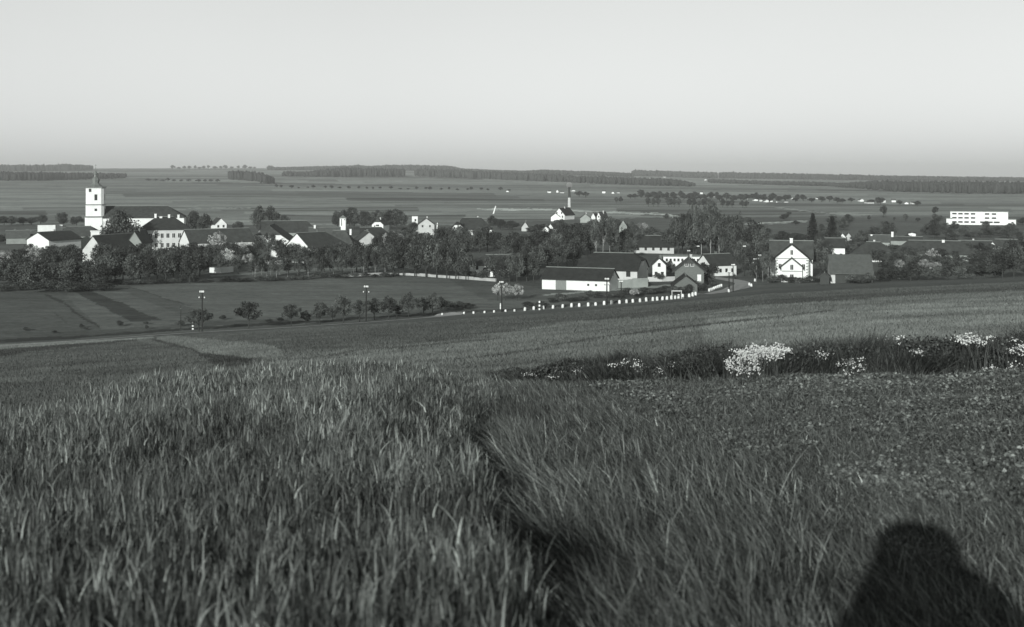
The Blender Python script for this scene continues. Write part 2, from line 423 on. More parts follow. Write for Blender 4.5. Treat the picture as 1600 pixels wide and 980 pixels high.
def ribbon(name, pts, wid, matname, label, lift=0.06):
    P = [Vector(p) for p in pts]; Q = []
    for a, b in zip(P[:-1], P[1:]):                       # resample finely
        k = max(1, int((b - a).length / 2.5))
        for i in range(k): Q.append(a.lerp(b, i / k))
    Q.append(P[-1])
    for _ in range(6): Q = [Q[0]] + [(Q[i - 1] + Q[i] * 2 + Q[i + 1]) / 4 for i in range(1, len(Q) - 1)] + [Q[-1]]
    mb = MB(); vs = []; n = 6
    for i, p in enumerate(Q):
        d = (Q[min(i + 1, len(Q) - 1)] - Q[max(0, i - 1)]); d.z = 0; d.normalize(); s = Vector((d.y, -d.x, 0))
        ww = wid * (1 + 0.1 * math.sin(i * 0.9) + 0.08 * math.sin(i * .37))
        for k in range(n + 1):
            q = p + s * (k / n - .5) * ww; vs.append((q.x, q.y, hz(q.x, q.y) + lift + 0.05 * (1 - (2 * k / n - 1) ** 2)))
    fs = [(i * (n + 1) + k, i * (n + 1) + k + 1, (i + 1) * (n + 1) + k + 1, (i + 1) * (n + 1) + k) for i in range(len(Q) - 1) for k in range(n)]
    mb.add(vs, fs); o = mb.build(name, matname); tag(o, label, kind='structure'); return o
road_l = [gp(x, y) for x, y in [(-220, 556), (-60, 546), (0, 541.5), (100, 534.5), (200, 527.5), (315, 519.5), (450, 512.5), (570, 504.5), (640, 499)]]
road_m = [Vector((p.x, p.y + 5.2, 0)) for p in [gp(x, y) for x, y in STONE_PX[1::4]]]
road_r = [gp(x, y) for x, y in [(1100, 461), (1128, 456.5), (1150, 451), (1162, 446), (1165, 442.5), (1158, 439.8), (1146, 438), (1130, 436), (1112, 434), (1095, 431)]]
ribbon('road', road_l + road_m + road_r, 5.0, 'road_dust', 'pale unpaved road along the foot of the slope, bending back into the village')

# ------------------------------------------------------------------ buildings
def roof_slab(L, W, h, r, cl, cr, oe, o, t=0.25):
    m = r / (W / 2); Wy = W / 2 + o; Lx = L / 2 + oe; zr = h + t + r; z0 = h + t - m * o
    def end(s, c):
        yc = W / 2 * c if 0 < c < 1 else (0 if c == 0 else Wy)
        zc = zr - m * yc
        ins = yc * (0.85 if c < 1 else 0.9)
        return yc, zc, s * (Lx - ins) if c else s * Lx
    yl, zl, xl = end(-1, cl); yr_, zr_, xr = end(1, cr)
    top = [(-Lx, -Wy, z0), (Lx, -Wy, z0), (Lx, -yr_, zr_), (xr, 0, zr), (Lx, yr_, zr_), (Lx, Wy, z0), (-Lx, Wy, z0), (-Lx, yl, zl), (xl, 0, zr), (-Lx, -yl, zl)]
    vs = top + [(x, y, z - t) for x, y, z in top]
    faces = [(0, 1, 2, 3, 8, 9), (5, 6, 7, 8, 3, 4)]
    if cr: faces.append((2, 4, 3))
    if cl: faces.append((7, 9, 8))
    fs = list(faces) + [tuple(i + 10 for i in f[::-1]) for f in faces]
    rim = [0, 1, 2, 4, 5, 6, 7, 9] if True else []
    if not cr: rim = [0, 1, 3, 5] + rim[5:]
    if not cl: rim = [i for i in rim if i not in (7, 9)] + [8]
    for a, b in zip(rim, rim[1:] + rim[:1]): fs.append((b, a, a + 10, b + 10))
    return vs, fs, (xl, xr, zr)
def walls(L, W, h, r, cl, cr, depth=2.0):
    vs = []; fs = []
    def endpoly(s, c):
        x = s * L / 2; yc = W / 2 * c; zc = h + r * (1 - c)
        if c >= 1: return [(x, -W / 2, -depth), (x, W / 2, -depth), (x, W / 2, h), (x, -W / 2, h)]
        if c <= 0: return [(x, -W / 2, -depth), (x, W / 2, -depth), (x, W / 2, h), (x, 0, h + r), (x, -W / 2, h)]
        return [(x, -W / 2, -depth), (x, W / 2, -depth), (x, W / 2, h), (x, yc, zc), (x, -yc, zc), (x, -W / 2, h)]
    mb = MB()
    for s, c in ((-1, cl), (1, cr)):
        p = endpoly(s, c); mb.add(p, [tuple(range(len(p))) if s > 0 else tuple(range(len(p)))[::-1]])
    for s in (-1, 1):
        mb.add([(-L / 2, s * W / 2, -depth), (L / 2, s * W / 2, -depth), (L / 2, s * W / 2, h), (-L / 2, s * W / 2, h)], [(0, 1, 2, 3) if s < 0 else (3, 2, 1, 0)])
    return mb
def opening(face, u, zc, w_, h_, L, W, parent, name='window', m='window_glass', frame='white_paint', fr=True):
    """a window or door standing in a wall face; u is metres from the middle of that face"""
    fm = {'F': (0, -W / 2, 0), 'B': (0, W / 2, PI), 'R': (L / 2, 0, PI / 2), 'L': (-L / 2, 0, -PI / 2)}[face]
    mb = MB(); mb.box(-w_ / 2, w_ / 2, -0.03, 0.02, -h_ / 2, h_ / 2)
    o = mb.build(name, m, parent)
    ax = Matrix.Rotation(fm[2], 3, 'Z') @ Vector((1, 0, 0))
    o.location = Vector((fm[0], fm[1], zc)) + ax * u; o.rotation_euler = (0, 0, fm[2])
    if fr:
        f = MB(); b = 0.10
        f.box(-w_ / 2 - b, -w_ / 2, -0.07, 0.02, -h_ / 2 - b, h_ / 2 + b); f.box(w_ / 2, w_ / 2 + b, -0.07, 0.02, -h_ / 2 - b, h_ / 2 + b)
        f.box(-w_ / 2, w_ / 2, -0.07, 0.02, h_ / 2, h_ / 2 + b); f.box(-w_ / 2, w_ / 2, -0.10, 0.02, -h_ / 2 - b, -h_ / 2)
        f.box(-0.03, 0.03, -0.05, -0.03, -h_ / 2, h_ / 2)
        f.build('frame', frame, o)
    return o
def body(root, L, W, h, r, cl=0, cr=0, wall='white_plaster', roof='dark_tile', o=0.5, oe=0.3, wins=(), chims=(), loc=(0, 0, 0), rz=0, ridge=True, endwall=None, depth=2.0, names=('wall', 'roof')):
    wo_ = walls(L, W, h, r, cl, cr, depth).build(names[0], wall, root); wo_.location = loc; wo_.rotation_euler = (0, 0, rz)
    if r > 0:
        vs, fs, (xl, xr, zr) = roof_slab(L, W, h, r, cl, cr, oe, o)
        mb = MB(); mb.add(vs, fs)
        ro = mb.build(names[1], roof, root); ro.location = loc; ro.rotation_euler = (0, 0, rz)
        if ridge and xr - xl > 1:
            rb = MB(); rb.tube([(xl, 0, zr + .02), (xr, 0, zr + .02)], [.13, .13], 6); rb.build('ridge', 'pale_ridge', ro)
        for cu, cw, ch in chims:
            c = MB(); zc = h + r
            c.box(cu - cw / 2, cu + cw / 2, -cw / 2 - .4, cw / 2 - .4, zc - 1.5, zc + ch); c.box(cu - cw / 2 - .08, cu + cw / 2 + .08, -cw / 2 - .48, cw / 2 - .32, zc + ch, zc + ch + .15)
            c.build('chimney', 'white_plaster', ro)
    else:
        mb = MB(); mb.box(-L / 2 - .25, L / 2 + .25, -W / 2 - .25, W / 2 + .25, h, h + .35); ro = mb.build(names[1], roof, root); ro.location = loc; ro.rotation_euler = (0, 0, rz)
    for wn in wins:
        face, n, zc, ww, wh = wn[:5]; span = L if face in 'FB' else W
        pos = n if isinstance(n, (list, tuple)) else [(-.5 + (i + .5) / n) * span * .92 for i in range(n)]
        kw = wn[5] if len(wn) > 5 else {}
        for u in pos: opening(face, u, zc, ww, wh, L, W, wo_, **kw)
    return wo_, ro
TAN = {}
def house(name, label, x0, x1, yb, ye, yr, W, rot=0, side='long', D=None, group='houses of the village', cat='house', wins=(), chims=(), Ln=None, **kw):
    xc = (x0 + x1) / 2; a = R(rot)
    if D is None: D = gp(xc, yb).y
    span = (x1 - x0) * D / F
    if side == 'long':
        L = (span - W * abs(math.sin(a))) / math.cos(a); Dc = D + (L * abs(math.sin(a)) + W * math.cos(a)) / 2; rz = a
    else:                                        # a gable end faces the camera; W follows from the picture
        L = Ln or W; W = (span - L * abs(math.sin(a))) / math.cos(a); Dc = D + (L * math.cos(a) + W * abs(math.sin(a))) / 2; rz = a - PI / 2
    X = (xc - 800) / F * (Dc * .5 + D * .5); zg = hz(X, Dc)
    zb = zg
    De = D + (Dc - D) * .25
    h = -(ye - HY) / F * De - zb; zr = -(yr - HY) / F * (Dc if side == 'long' else D) - .25
    h = max(h, 2.0); r = max(zr - zb - h, 0)
    if yr == ye: r = 0
    rz -= math.atan((xc - 800) / F)
    root = empty(name, (X, Dc, zb), rz); tag(root, label, cat, group)
    body(root, L, W, h, r, wins=wins, chims=chims, **kw)
    root['_dims'] = (L, W, h, r)
    if cat == 'house' and not chims and r > 1 and L > 6 and random.random() < .6:
        c = MB(); u_ = random.uniform(-.2, .2) * L; c.box(u_ - .3, u_ + .3, .1, .7, h + r * .6, h + r + .8); c.box(u_ - .36, u_ + .36, .04, .76, h + r + .8, h + r + .92)
        c.build('chimney', random.choice(('brick', 'pale_plaster')), [q for q in root.children if q.name.startswith('roof')][0])
    return root
G = {}
wn = dict(fr=False)
# --- west end
house('farmhouse', 'grey roofed low farmhouse farthest left, half hidden by garden trees', 8, 42, 380, 371, 360, 8, D=520, roof='grey_tile', wall='grey_plaster')
house('farmhouse', 'white gabled farmhouse left of the church with a dark roof running right', 37, 118, 392, 375, 361.5, 11, rot=44, D=455, wins=[('L', 2, 2.2, .9, 1.2, wn)])
house('cottage', 'low white building with a flat roof line behind the roofs left of the church tower', 58, 84, 364, 351.5, 351.5, 6, D=640, roof='grey_tile')
house('cottage', 'tiny white house just left of the church tower behind the long dark roof', 87, 96, 364, 351, 351, 5, D=650, roof='grey_tile')
house('barn', 'long dark roofed barn in front of the church tower', 98, 160, 392, 368, 353.5, 10, rot=-12, D=480, cr=1, cat='barn', wall='grey_plaster')
house('shed', 'low white flat roofed shed at the foot of the church tower', 141, 160, 378, 362, 362, 4, D=476, cat='shed', roof='white_plaster')
house('barn', 'big barn with a pale two-tone gable facing left, below the church', 123, 222, 403, 391, 366, 9.5, rot=46, D=412, cat='barn', wall='pale_plaster', wins=[('L', 1, 5.0, .8, .9, wn)])
house('farmhouse', 'dark gabled timber house right of the two-tone barn', 196, 233, 400, 378, 361, 9, side='gable', D=425, rot=-18, Ln=12, wall='grey_plaster', wins=[('R', 2, 2, .9, 1.1, wn)])
# rectory / school with a hipped roof
house('rectory', 'two storey pale building with a hipped dark roof and chimneys beside the church', 216, 292, 395, 357.5, 338.5, 13, D=468, cl=1, cr=1, cat='large house', wall='pale_plaster', o=.6,
      wins=[('F', 8, 6.9, 1.1, 1.7), ('F', 8, 3.3, 1.1, 1.6)], chims=[(-3.5, .8, 1.2), (1.5, .8, .9), (5, .8, .8), (-1.5, 1.0, .2)])
house('barn', 'long dark roofed barn with a white gable on its left, right of the rectory', 277, 392, 404, 378, 357.5, 9.5, rot=22, D=425, cat='barn', roof='dark_tile')
house('cottage', 'small white gabled house standing alone behind the long barn', 328, 352, 361, 350, 340.5, 9, side='gable', D=640, rot=14, Ln=9, wins=[('R', 2, 2.4, 1, 1.3, wn)])
house('barn', 'broad white half-hipped building with a blank upper wall', 382, 456, 398, 376, 353, 14, side='gable', rot=-6, D=448, Ln=22, cat='barn', cr=.6, wins=[('R', [4.6, 7.2], 2.0, .8, 1.0, wn)])
house('farmhouse', 'tall white gable with a long dark roof to its right, in the left village', 442, 543, 406, 386, 362.5, 12.5, rot=40, D=415, cr=1, wins=[('L', [-3.8], 5, .8, .8, wn), ('L', [-4.4, -2.2], 2, .8, 1, wn)])
house('farmhouse', 'long dark hipped roof rising behind the tall white gable', 408, 494, 376, 362, 345, 10, D=555, cr=1, wall='grey_plaster')
house('farmhouse', 'low roof with a pale ridge and one white chimney before the cemetery', 482, 530, 383, 367, 355, 9, D=500, roof='grey_tile', wall='grey_plaster', chims=[(-4, .8, 1.0)])
house('farmhouse', 'dark steep roof block right of the tall white gable', 516, 561, 392, 386, 360, 10, D=470, cr=1, rot=-10, wall='grey_plaster', chims=[(2, .7, .6)])
house('farmhouse', 'pale grey gabled house with a white wall in the village centre', 553, 590, 395, 375, 362.5, 9, side='gable', D=470, Ln=12, rot=8, wall='pale_plaster', wins=[('R', 3, 2.2, .9, 1.2, wn)])
house('farmhouse', 'long dark roof behind the pale grey gabled house', 562, 611, 385, 370, 355, 9, D=520, cr=1, wall='grey_plaster')
house('shed', 'small bright white shed among trees below the grey gabled house', 570, 585, 400, 386, 382.5, 4, D=445, cat='shed', roof='pale_ridge')
house('cottage', 'white half-hipped house with one attic window before the tree belt', 580, 607, 366, 351, 342.5, 8, side='gable', D=600, rot=-14, Ln=12, cr=.5, wins=[('R', 1, 4.6, 1.6, .8, wn), ('R', 3, 2.1, .9, 1.2, wn)])
house('cottage', 'pale gabled cottage with dark trees before its door, right of the white box tower', 653, 678, 367, 351, 341, 9, side='gable', D=600, Ln=9, wall='pale_plaster', wins=[('R', 2, 4.4, .8, 1.0, wn)])
house('cottage', 'white half-hipped gable with two attic windows near the middle', 704, 725, 366, 357.5, 346.5, 7, side='gable', D=590, rot=0, Ln=10, cr=.42, wins=[('R', 2, 3.9, .7, 1.3, wn), ('R', 2, 1.6, .8, 1.1, wn)])
house('farmhouse', 'wide dark roofed farmhouse behind the white two-window gable', 719, 768, 366, 357.5, 340, 11, D=600, cl=.3, cr=1, wins=[('F', 6, 1.4, .9, 1.2, wn)])
house('cottage', 'tiny pale gable in the distance above the central trees', 815, 826, 362, 355, 346.5, 6, side='gable', D=650, Ln=7, wall='pale_plaster')
house('cottage', 'white gabled cottage with two dark windows above the central trees', 844, 862, 368, 362, 353.5, 7, side='gable', D=575, Ln=8, wins=[('R', 2, 1.7, 1.0, 1.3, wn)])
house('cottage', 'slim white gable tucked behind the two-window cottage', 856, 871, 362, 356, 349.5, 6, side='gable', D=640, rot=-25, Ln=5)
house('farmhouse', 'white gabled farmhouse under the factory chimney with a dark roof to its right', 866, 898, 344, 335.5, 325, 9, side='gable', D=790, rot=-32, Ln=12, wins=[('R', 2, 4.3, .9, 1.2, wn), ('R', 3, 1.9, .9, 1.3, wn)])
house('cottage', 'small white annex left of the farmhouse under the chimney', 861, 875, 346, 339, 333, 6, D=770, side='gable', Ln=6)
house('cottage', 'dull grey gabled cottage left of the twin white gables', 907, 923, 347, 341, 334, 7, side='gable', D=750, Ln=8, wall='grey_plaster')
house('cottage', 'left of the twin white gables beyond the central trees', 924, 935, 345, 339, 332.5, 7, side='gable', D=770, rot=-15, Ln=7)
house('cottage', 'right of the twin white gables, with a dark roof on its right', 933, 950, 347, 339, 331.5, 7, side='gable', D=750, rot=-25, Ln=10, wins=[('R', 1, 3.6, .8, 1, wn)])
house('shed', 'small pale pointed gable rising from the orchard trees', 968, 980, 363, 354, 343.5, 5, side='gable', D=630, Ln=6, wall='grey_plaster', cat='shed')
house('farmhouse', 'dark roofed farmhouse with a pale front wall behind the big barn', 990, 1054, 395, 385, 368, 10, D=462, cl=1, cr=.4, wins=[('F', 5, 1.7, .9, 1.2, wn)], wall='pale_plaster')
# --- centre
big = house('barn', 'largest barn with a half-hipped dark roof and a grey gable facing right', 903, 1017, 441, 421.5, 395, 15, rot=-13, D=337, cat='barn', cl=.5, cr=.45, wall='pale_plaster', wins=[('F', [6], 2.9, 1.2, 1.6, wn), ('R', [0], 5.4, .9, 1.1, wn), ('F', [-6, 0], 2.6, 1, 1.2, wn)])
low = house('barn', 'long low white barn with a big grey door, in front of the largest barn', 847, 968, 455, 437, 418.5, 8.5, rot=-17, D=318, cat='barn', wins=[('F', [3.5, 5.6], 1.5, .55, .55, wn), ('R', [-1, 0], 4.3, .4, 1.2, wn), ('F', [-3.9], 1.35, 2.9, 2.7, dict(fr=False, name='door', m='grey_door'))])
house('farmhouse', 'white walled farmhouse with a dark hipped roof, half buried in central trees', 733, 800, 430, 413.5, 398, 9, rot=10, D=372, cl=1, wins=[('F', [-5, -2], 1.8, .8, 1.1, wn)])
house('cottage', 'small white annex with a slit window right of the tree-buried farmhouse', 757, 772, 432, 421, 417, 4, side='gable', D=362, Ln=4, wins=[('R', [0], 1.5, .4, 1.2, wn)])
house('cottage', 'narrow white gabled house between the big barn and the brick house', 1021, 1042, 434, 414, 403, 7, side='gable', D=352, rot=0, Ln=9, wins=[('R', [0], 4.2, .8, 1.1, wn), ('R', 2, 1.7, .8, 1.1, wn)])
house('workshop', 'long low flat roofed white building behind the brick house', 1038, 1097, 417, 401, 401, 8, D=398, roof='pale_ridge', cat='workshop', wins=[('F', 9, 2.2, .7, .9, wn)])
bh = house('brick_house', 'brick house with a clipped gable and twin attic windows beside the road', 1057, 1102, 447, 423, 404, 8, side='gable', D=330, Ln=11, wall='brick', roof='dark_tile', cr=.32, o=.8, oe=.5,
      wins=[('R', [-.75, .75], 6.0, .75, .95), ('R', [2.6], 2.4, .8, 1.6, dict(fr=True, m='white_paint'))])
house('shed', 'low boarded shed with a steep gable in front of the brick house', 1053, 1091, 458, 448, 430, 6, side='gable', D=314, Ln=7, wall='grey_wood', cat='shed', o=.7, oe=.4, rot=3)
house('farmhouse', 'white pointed gable with a long dark roof to its right, at the road bend', 1091, 1153, 425, 413.5, 396.5, 7.5, rot=33, D=362, wins=[('F', 4, 1.6, .8, 1.1, wn), ('L', [.4], 3.6, .6, .8, wn)])
house('cottage', 'small white outbuilding beside the pointed gable at the road bend', 1111, 1119, 424, 415, 413, 4, side='gable', D=366, Ln=3)
# --- the station-like white house with its porch
wh = house('villa', 'tall white house with three stepped gables and dark quoins right of the road bend', 1207, 1272, 438, 402, 376, 10, D=350, cat='house', o=.6, oe=.3, chims=[(0, .8, .8)], wins=[('L', 2, 5, .9, 1.5)])
Lw, Ww, hw, rw = wh['_dims']
f_r = (402 - 380.5) / F * 344
body(wh, 4.5, 9.3, hw, f_r, loc=(.15, -Ww / 2 - 2.2, 0), rz=-PI / 2, names=('gable_wall', 'gable_roof'), o=.8, oe=.5,
     wins=[('R', [0], hw + 1.7, .7, 1.3), ('R', [-3.2, 3.2], hw - 2.2, .8, 1.3)])
hp = (438 - 414) / F * 341
body(wh, 3.2, 5.6, hp, (414 - 401) / F * 341, loc=(.15, -Ww / 2 - 6.0, 0), rz=-PI / 2, names=('porch_wall', 'porch_roof'), o=.55, oe=.45,
     wins=[('R', [0], hp - .1, .8, 1.4), ('R', [0], 1.3, .95, 1.7)])
q = MB()
for sx_ in (-4.5, 4.8):
    z = 0.2; k = 0
    while z < hw - .3:
        ww_ = .9 if k % 2 else .5; q.box(.15 + sx_ - ww_ if sx_ > 0 else sx_, .15 + sx_ if sx_ > 0 else sx_ + ww_, -Ww / 2 - 4.48, -Ww / 2 - 4.3, z, z + .3); z += .42; k += 1
q.box(-4.5, 4.8, -Ww / 2 - 4.5, -Ww / 2 - 4.35, hw - .1, hw + .1)
q.build('quoins', 'quoin_stone', wh)
q2 = MB(); q2.box(-2.6, 2.9, -Ww / 2 - 7.68, -Ww / 2 - 7.5, hp - 1.3, hp - 1.12)
q2.build('string_course', 'quoin_stone', wh)
# --- east end
rb_ = house('barn', 'large dark roofed barn with a narrow white gable edge at the upper field edge', 1298, 1367, 442, 424.5, 397.5, 12, rot=5, D=336, cat='barn', wall='pale_plaster', roof='grey_tile', ridge=False, o=.9)
Lb, Wb, hb, _ = rb_['_dims']
p_ = MB(); p_.box(-Lb / 2 + 1.2, Lb / 2 - .2, -Wb / 2 - .12, -Wb / 2 - .02, -1, hb - .55); p_.build('board_panel', 'dark_wood', rb_)
p_ = MB(); p_.box(-Lb / 2 + 1.2, Lb / 2 - .2, -Wb / 2 - .22, -Wb / 2 - .04, hb - .5, hb - .25); p_.build('beam', 'pale_ridge', rb_)
house('shed', 'small dark shed beside the white-edged barn', 1283, 1297, 444, 432, 426, 5, side='gable', D=332, Ln=4, wall='dark_wood', cat='shed')
house('cottage', 'white walled house with a dark roof peeping out left above the white-edged barn', 1292, 1322, 404, 386, 372, 8, D=430, wins=[('F', 3, 2, .9, 1.2, wn)])
house('cottage', 'small white gabled house far behind, its roof making a white V', 1313, 1323, 385, 371, 364, 5, D=520, side='gable', Ln=6)
house('cottage', 'tiny pale gabled house right beside the white V roof', 1323, 1332, 385, 370, 363.5, 5, D=525, side='gable', Ln=6, wall='pale_plaster')
house('farmhouse', 'broad dark hipped roof right behind the white-edged barn', 1334, 1402, 404, 396.5, 378, 11, D=425, cl=1, cr=1, wall='white_plaster', wins=[('F', 4, 1, .8, .8, wn)])
house('farmhouse', 'grey roof with a white chimney at its left end, second row on the right', 1361, 1392, 388, 377.5, 367, 8, D=510, roof='grey_tile', wall='grey_plaster', chims=[(-3.2, .7, .2)])
house('farmhouse', 'dark low roof with a tall white chimney, right of the grey roof', 1386, 1442, 386, 379, 369.5, 8, D=520, wall='grey_plaster', chims=[(-4.5, .9, 2.0)])
house('cottage', 'small white triangular gable above the roofs on the right', 1421, 1432, 376, 370, 363, 5, side='gable', D=575, Ln=5)
house('farmhouse', 'longest dark roof on the right with a pale chimney', 1402, 1526, 402, 396, 376, 11, D=430, cl=1, cr=1, wall='grey_plaster', chims=[(3, .9, .4)])
house('farmhouse', 'dark roof ending at the bright little gable, far right', 1503, 1551, 396, 387, 376, 8, D=465, wall='pale_plaster')
house('cottage', 'bright little white gable at the far right of the village', 1548, 1558, 396, 384, 377.5, 4, side='gable', D=455, Ln=5)
house('farmhouse', 'dark roof cut by the right edge of the picture', 1562, 1640, 398, 390, 374.5, 9, D=455, wall='grey_plaster')

# --- church
def church():
    D = 500.0; k = D / F; p = at(145, D); root = empty('church', (p.x, D + 3.4, p.z), R(12))
    tag(root, 'white church with a tall banded tower and a long dark hipped nave roof', 'church')
    zt = lambda y: -(y - HY) * k - p.z
    wdt = 27.5 * k / 2; zc = zt(293); z1 = zt(320); z2 = zt(338)
    def octa(hw, c, z0, z1, mb, mi=0):
        P = [(-hw + c, -hw), (hw - c, -hw), (hw, -hw + c), (hw, hw - c), (hw - c, hw), (-hw + c, hw), (-hw, hw - c), (-hw, -hw + c)]
        vs = [(x, y, z0) for x, y in P] + [(x, y, z1) for x, y in P]
        mb.add(vs, [tuple(range(8))[::-1], tuple(range(8, 16))] + [(i, (i + 1) % 8, (i + 1) % 8 + 8, i + 8) for i in range(8)], mi)
    t = MB(); octa(wdt + .25, .9, -2, z2, t); octa(wdt, 1.0, z2, z1, t); octa(wdt - .05, 1.0, z1, zc, t)
    tower = t.build('tower', 'white_plaster', root)
    for a_, b_, e_, f_ in ((.65, 1.1, z2 - .45, z2 + .02), (.35, 1.1, z1 - .15, z1 + .2), (.4, 1.1, zc - .2, zc + .25)):
        c = MB(); octa(wdt + a_, b_, e_, f_, c); c.build('cornice', 'sheet_metal', tower)
    for (x, z, ww_, hh) in ((.5, zt(308.5), 1.1, 2.4), (.5, zt(328), 1.0, 1.0)):
        o = opening('F', x, z, ww_, hh, 2 * wdt, 2 * wdt, tower, fr=False)
    for (y, z, ww_, hh) in ((0, zt(308.5), 1.0, 2.4), (0, zt(328), .8, .8)):
        opening('L', y, z, ww_, hh, 2 * wdt, 2 * wdt, tower, fr=False); opening('R', y, z, ww_, hh, 2 * wdt, 2 * wdt, tower, fr=False)
    cl_ = MB(); cl_.box(-2.2, -1.3, -wdt - .12, -wdt, zt(300), zt(295)); cl_.build('clock', 'dark_door', tower)
    s = MB(); zz = lambda y: zt(y)
    s.lathe([(wdt + .5, zz(293) + .25), (wdt * .75, zz(290.5)), (wdt * .5, zz(288)), (wdt * .36, zz(286)), (wdt * .42, zz(283.5)), (wdt * .46, zz(281)), (wdt * .36, zz(278.5)), (wdt * .2, zz(276.5)),
             (wdt * .17, zz(273)), (wdt * .24, zz(271.5)), (wdt * .16, zz(269.5)), (.12, zz(267)), (.08, zz(262)), (.02, zz(260))], 8)
    sp = s.build('spire', 'sheet_metal', root)
    cr = MB(); cr.box(-.05, .05, -.05, .05, zz(261), zz(256.5)); cr.box(-.4, .4, -.04, .04, zz(259), zz(258.5)); cr.build('cross', 'sheet_metal', sp)
    x0 = wdt; x1 = (281 - 145) * k; L = x1 - x0; h = zt(340); r = zt(321) - h - .8
    body(root, L, 15, h, r, cl=0, cr=1, o=.6, loc=(x0 + L / 2 - .2, 4.0, 0), names=('nave_wall', 'nave_roof'), wins=[('F', 6, h * .55, 1.6, 3.6)])
    return root
church()

# --- white modern school on the right
def school():
    D = 722.0; k = D / F; p = at(1535, D); root = empty('school', (p.x, D + 6, p.z), R(-19))
    tag(root, 'large bright white flat roofed three storey school on the far right slope', 'school')
    zt = lambda y: -(y - HY) * k - p.z; X = lambda x: (x - 1535) * k
    def blk(n, x0, x1, yt, dp, y0=-6):
        b = MB(); b.box(X(x0), X(x1), y0, y0 + dp, -3, zt(yt)); o = b.build(n, 'white_plaster', root)
        c = MB(); c.box(X(x0) - .3, X(x1) + .3, y0 - .3, y0 + dp + .3, zt(yt), zt(yt) + .35); c.build('roof', 'pale_ridge', o); return o
    m = blk('wall', 1493, 1577.5, 331, 12); e = blk('wing_wall', 1577.6, 1589, 343, 10, -5); a = blk('entrance_wall', 1487, 1495, 342, 8, -8.5)
    for y in (334.4, 340.8):
        for x in (1499, 1508, 1517, 1526.5, 1547, 1557):
            o = opening('F', X(x), zt(y), 6.6 * k, 2.5 * k, 0, 12, m, fr=False)
    for x in (1499, 1508, 1517, 1526.5, 1541, 1551, 1561): opening('F', X(x), zt(347.3), (8.5 if x > 1530 else 6.6) * k, 2.6 * k, 0, 12, m, fr=False)
    opening('F', X(1584), zt(347.5), 3.2 * k, 2.2 * k, 0, 10, e, fr=False)
    t = MB(); t.box(X(1490), X(1500), -6.9, -6.2, zt(341.5), zt(341.2)); t.build('canopy', 'pale_ridge', root)
school()

# --- factory chimney with smoke
def factory_chimney():
    D = 1080.0; k = D / F; p = at(889.5, D); root = empty('factory_chimney', p); tag(root, 'tall thin factory chimney, pale below and dark above, smoking beyond the village', 'chimney')
    zt = lambda y: -(y - HY) * k - p.z
    a = MB(); a.lathe([(1.55, -2), (1.35, zt(322)), (1.15, zt(309))], 12); a.build('shaft', 'chimney_brick', root)
    b = MB(); b.lathe([(1.14, zt(309)), (.95, zt(294)), (1.15, zt(293.5)), (1.15, zt(292.2)), (.7, zt(292.2)), (.7, zt(294))], 12); b.build('upper_shaft', 'chimney_dark', root)
    me = MB(); random.seed(3)
    bpy.ops.mesh.primitive_ico_sphere_add(subdivisions=3, radius=1, location=(p.x, p.y, p.z + zt(289.2)))
    s = bpy.context.object; s.name = 'smoke'; s.scale = (2.6, 2.2, 2.6)
    for v in s.data.vertices:
        n_ = math.sin(v.co.x * 5 + 1) * math.sin(v.co.y * 4) * math.sin(v.co.z * 5 + 2); v.co *= 1 + .18 * n_
    m = bpy.data.materials.new('smoke'); m.use_nodes = True; n = m.node_tree.nodes; n.remove(n['Principled BSDF'])
    pv = n.new('ShaderNodeVolumePrincipled'); pv.inputs['Density'].default_value = .45; pv.inputs['Color'].default_value = (.9, .92, .9, 1)
    m.node_tree.links.new(pv.outputs[0], n['Material Output'].inputs['Volume']); s.data.materials.append(m)
    tag(s, 'pale puff of smoke at the top of the factory chimney', 'smoke', kind='stuff')
factory_chimney()

# --- small tower-like buildings and walls
def tower_box(name, label, x0, x1, D, yt, peak=None, cat='tower', wins=()):
    k = D / F; p = at((x0 + x1) / 2, D); root = empty(name, p); tag(root, label, cat)
    hw = (x1 - x0) * k / 2; h = -(yt - HY) * k - p.z
    b = MB(); b.box(-hw, hw, -hw, hw, -2, h); wo_ = b.build('wall', 'white_plaster', root)
    r = MB()
    if peak:
        hp_ = -(peak - HY) * k - p.z; e = hw + .35
        r.add([(-e, -e, h), (e, -e, h), (e, e, h), (-e, e, h), (0, 0, hp_)], [(3, 2, 1, 0), (0, 1, 4), (1, 2, 4), (2, 3, 4), (3, 0, 4)])
    else: r.box(-hw - .15, hw + .15, -hw - .15, hw + .15, h, h + .2)
    r.build('roof', 'sheet_metal' if peak else 'pale_ridge', root)
    for (u, z, a_, c_) in wins: opening('F', u, h + z, a_, c_, 2 * hw, 2 * hw, wo_, fr=False)
tower_box('chapel', 'small white chapel tower with a pointed cap at the cemetery edge', 531.5, 540.5, 590, 341, 336, 'chapel', [(-.5, -2.0, .35, 3.2), (.9, -.7, .5, .5)])
tower_box('transformer_tower', 'little white box tower between the tree belt and the pale cottage', 644, 653, 640, 338, None, 'tower', [(.3, -2.0, .9, 1.2)])
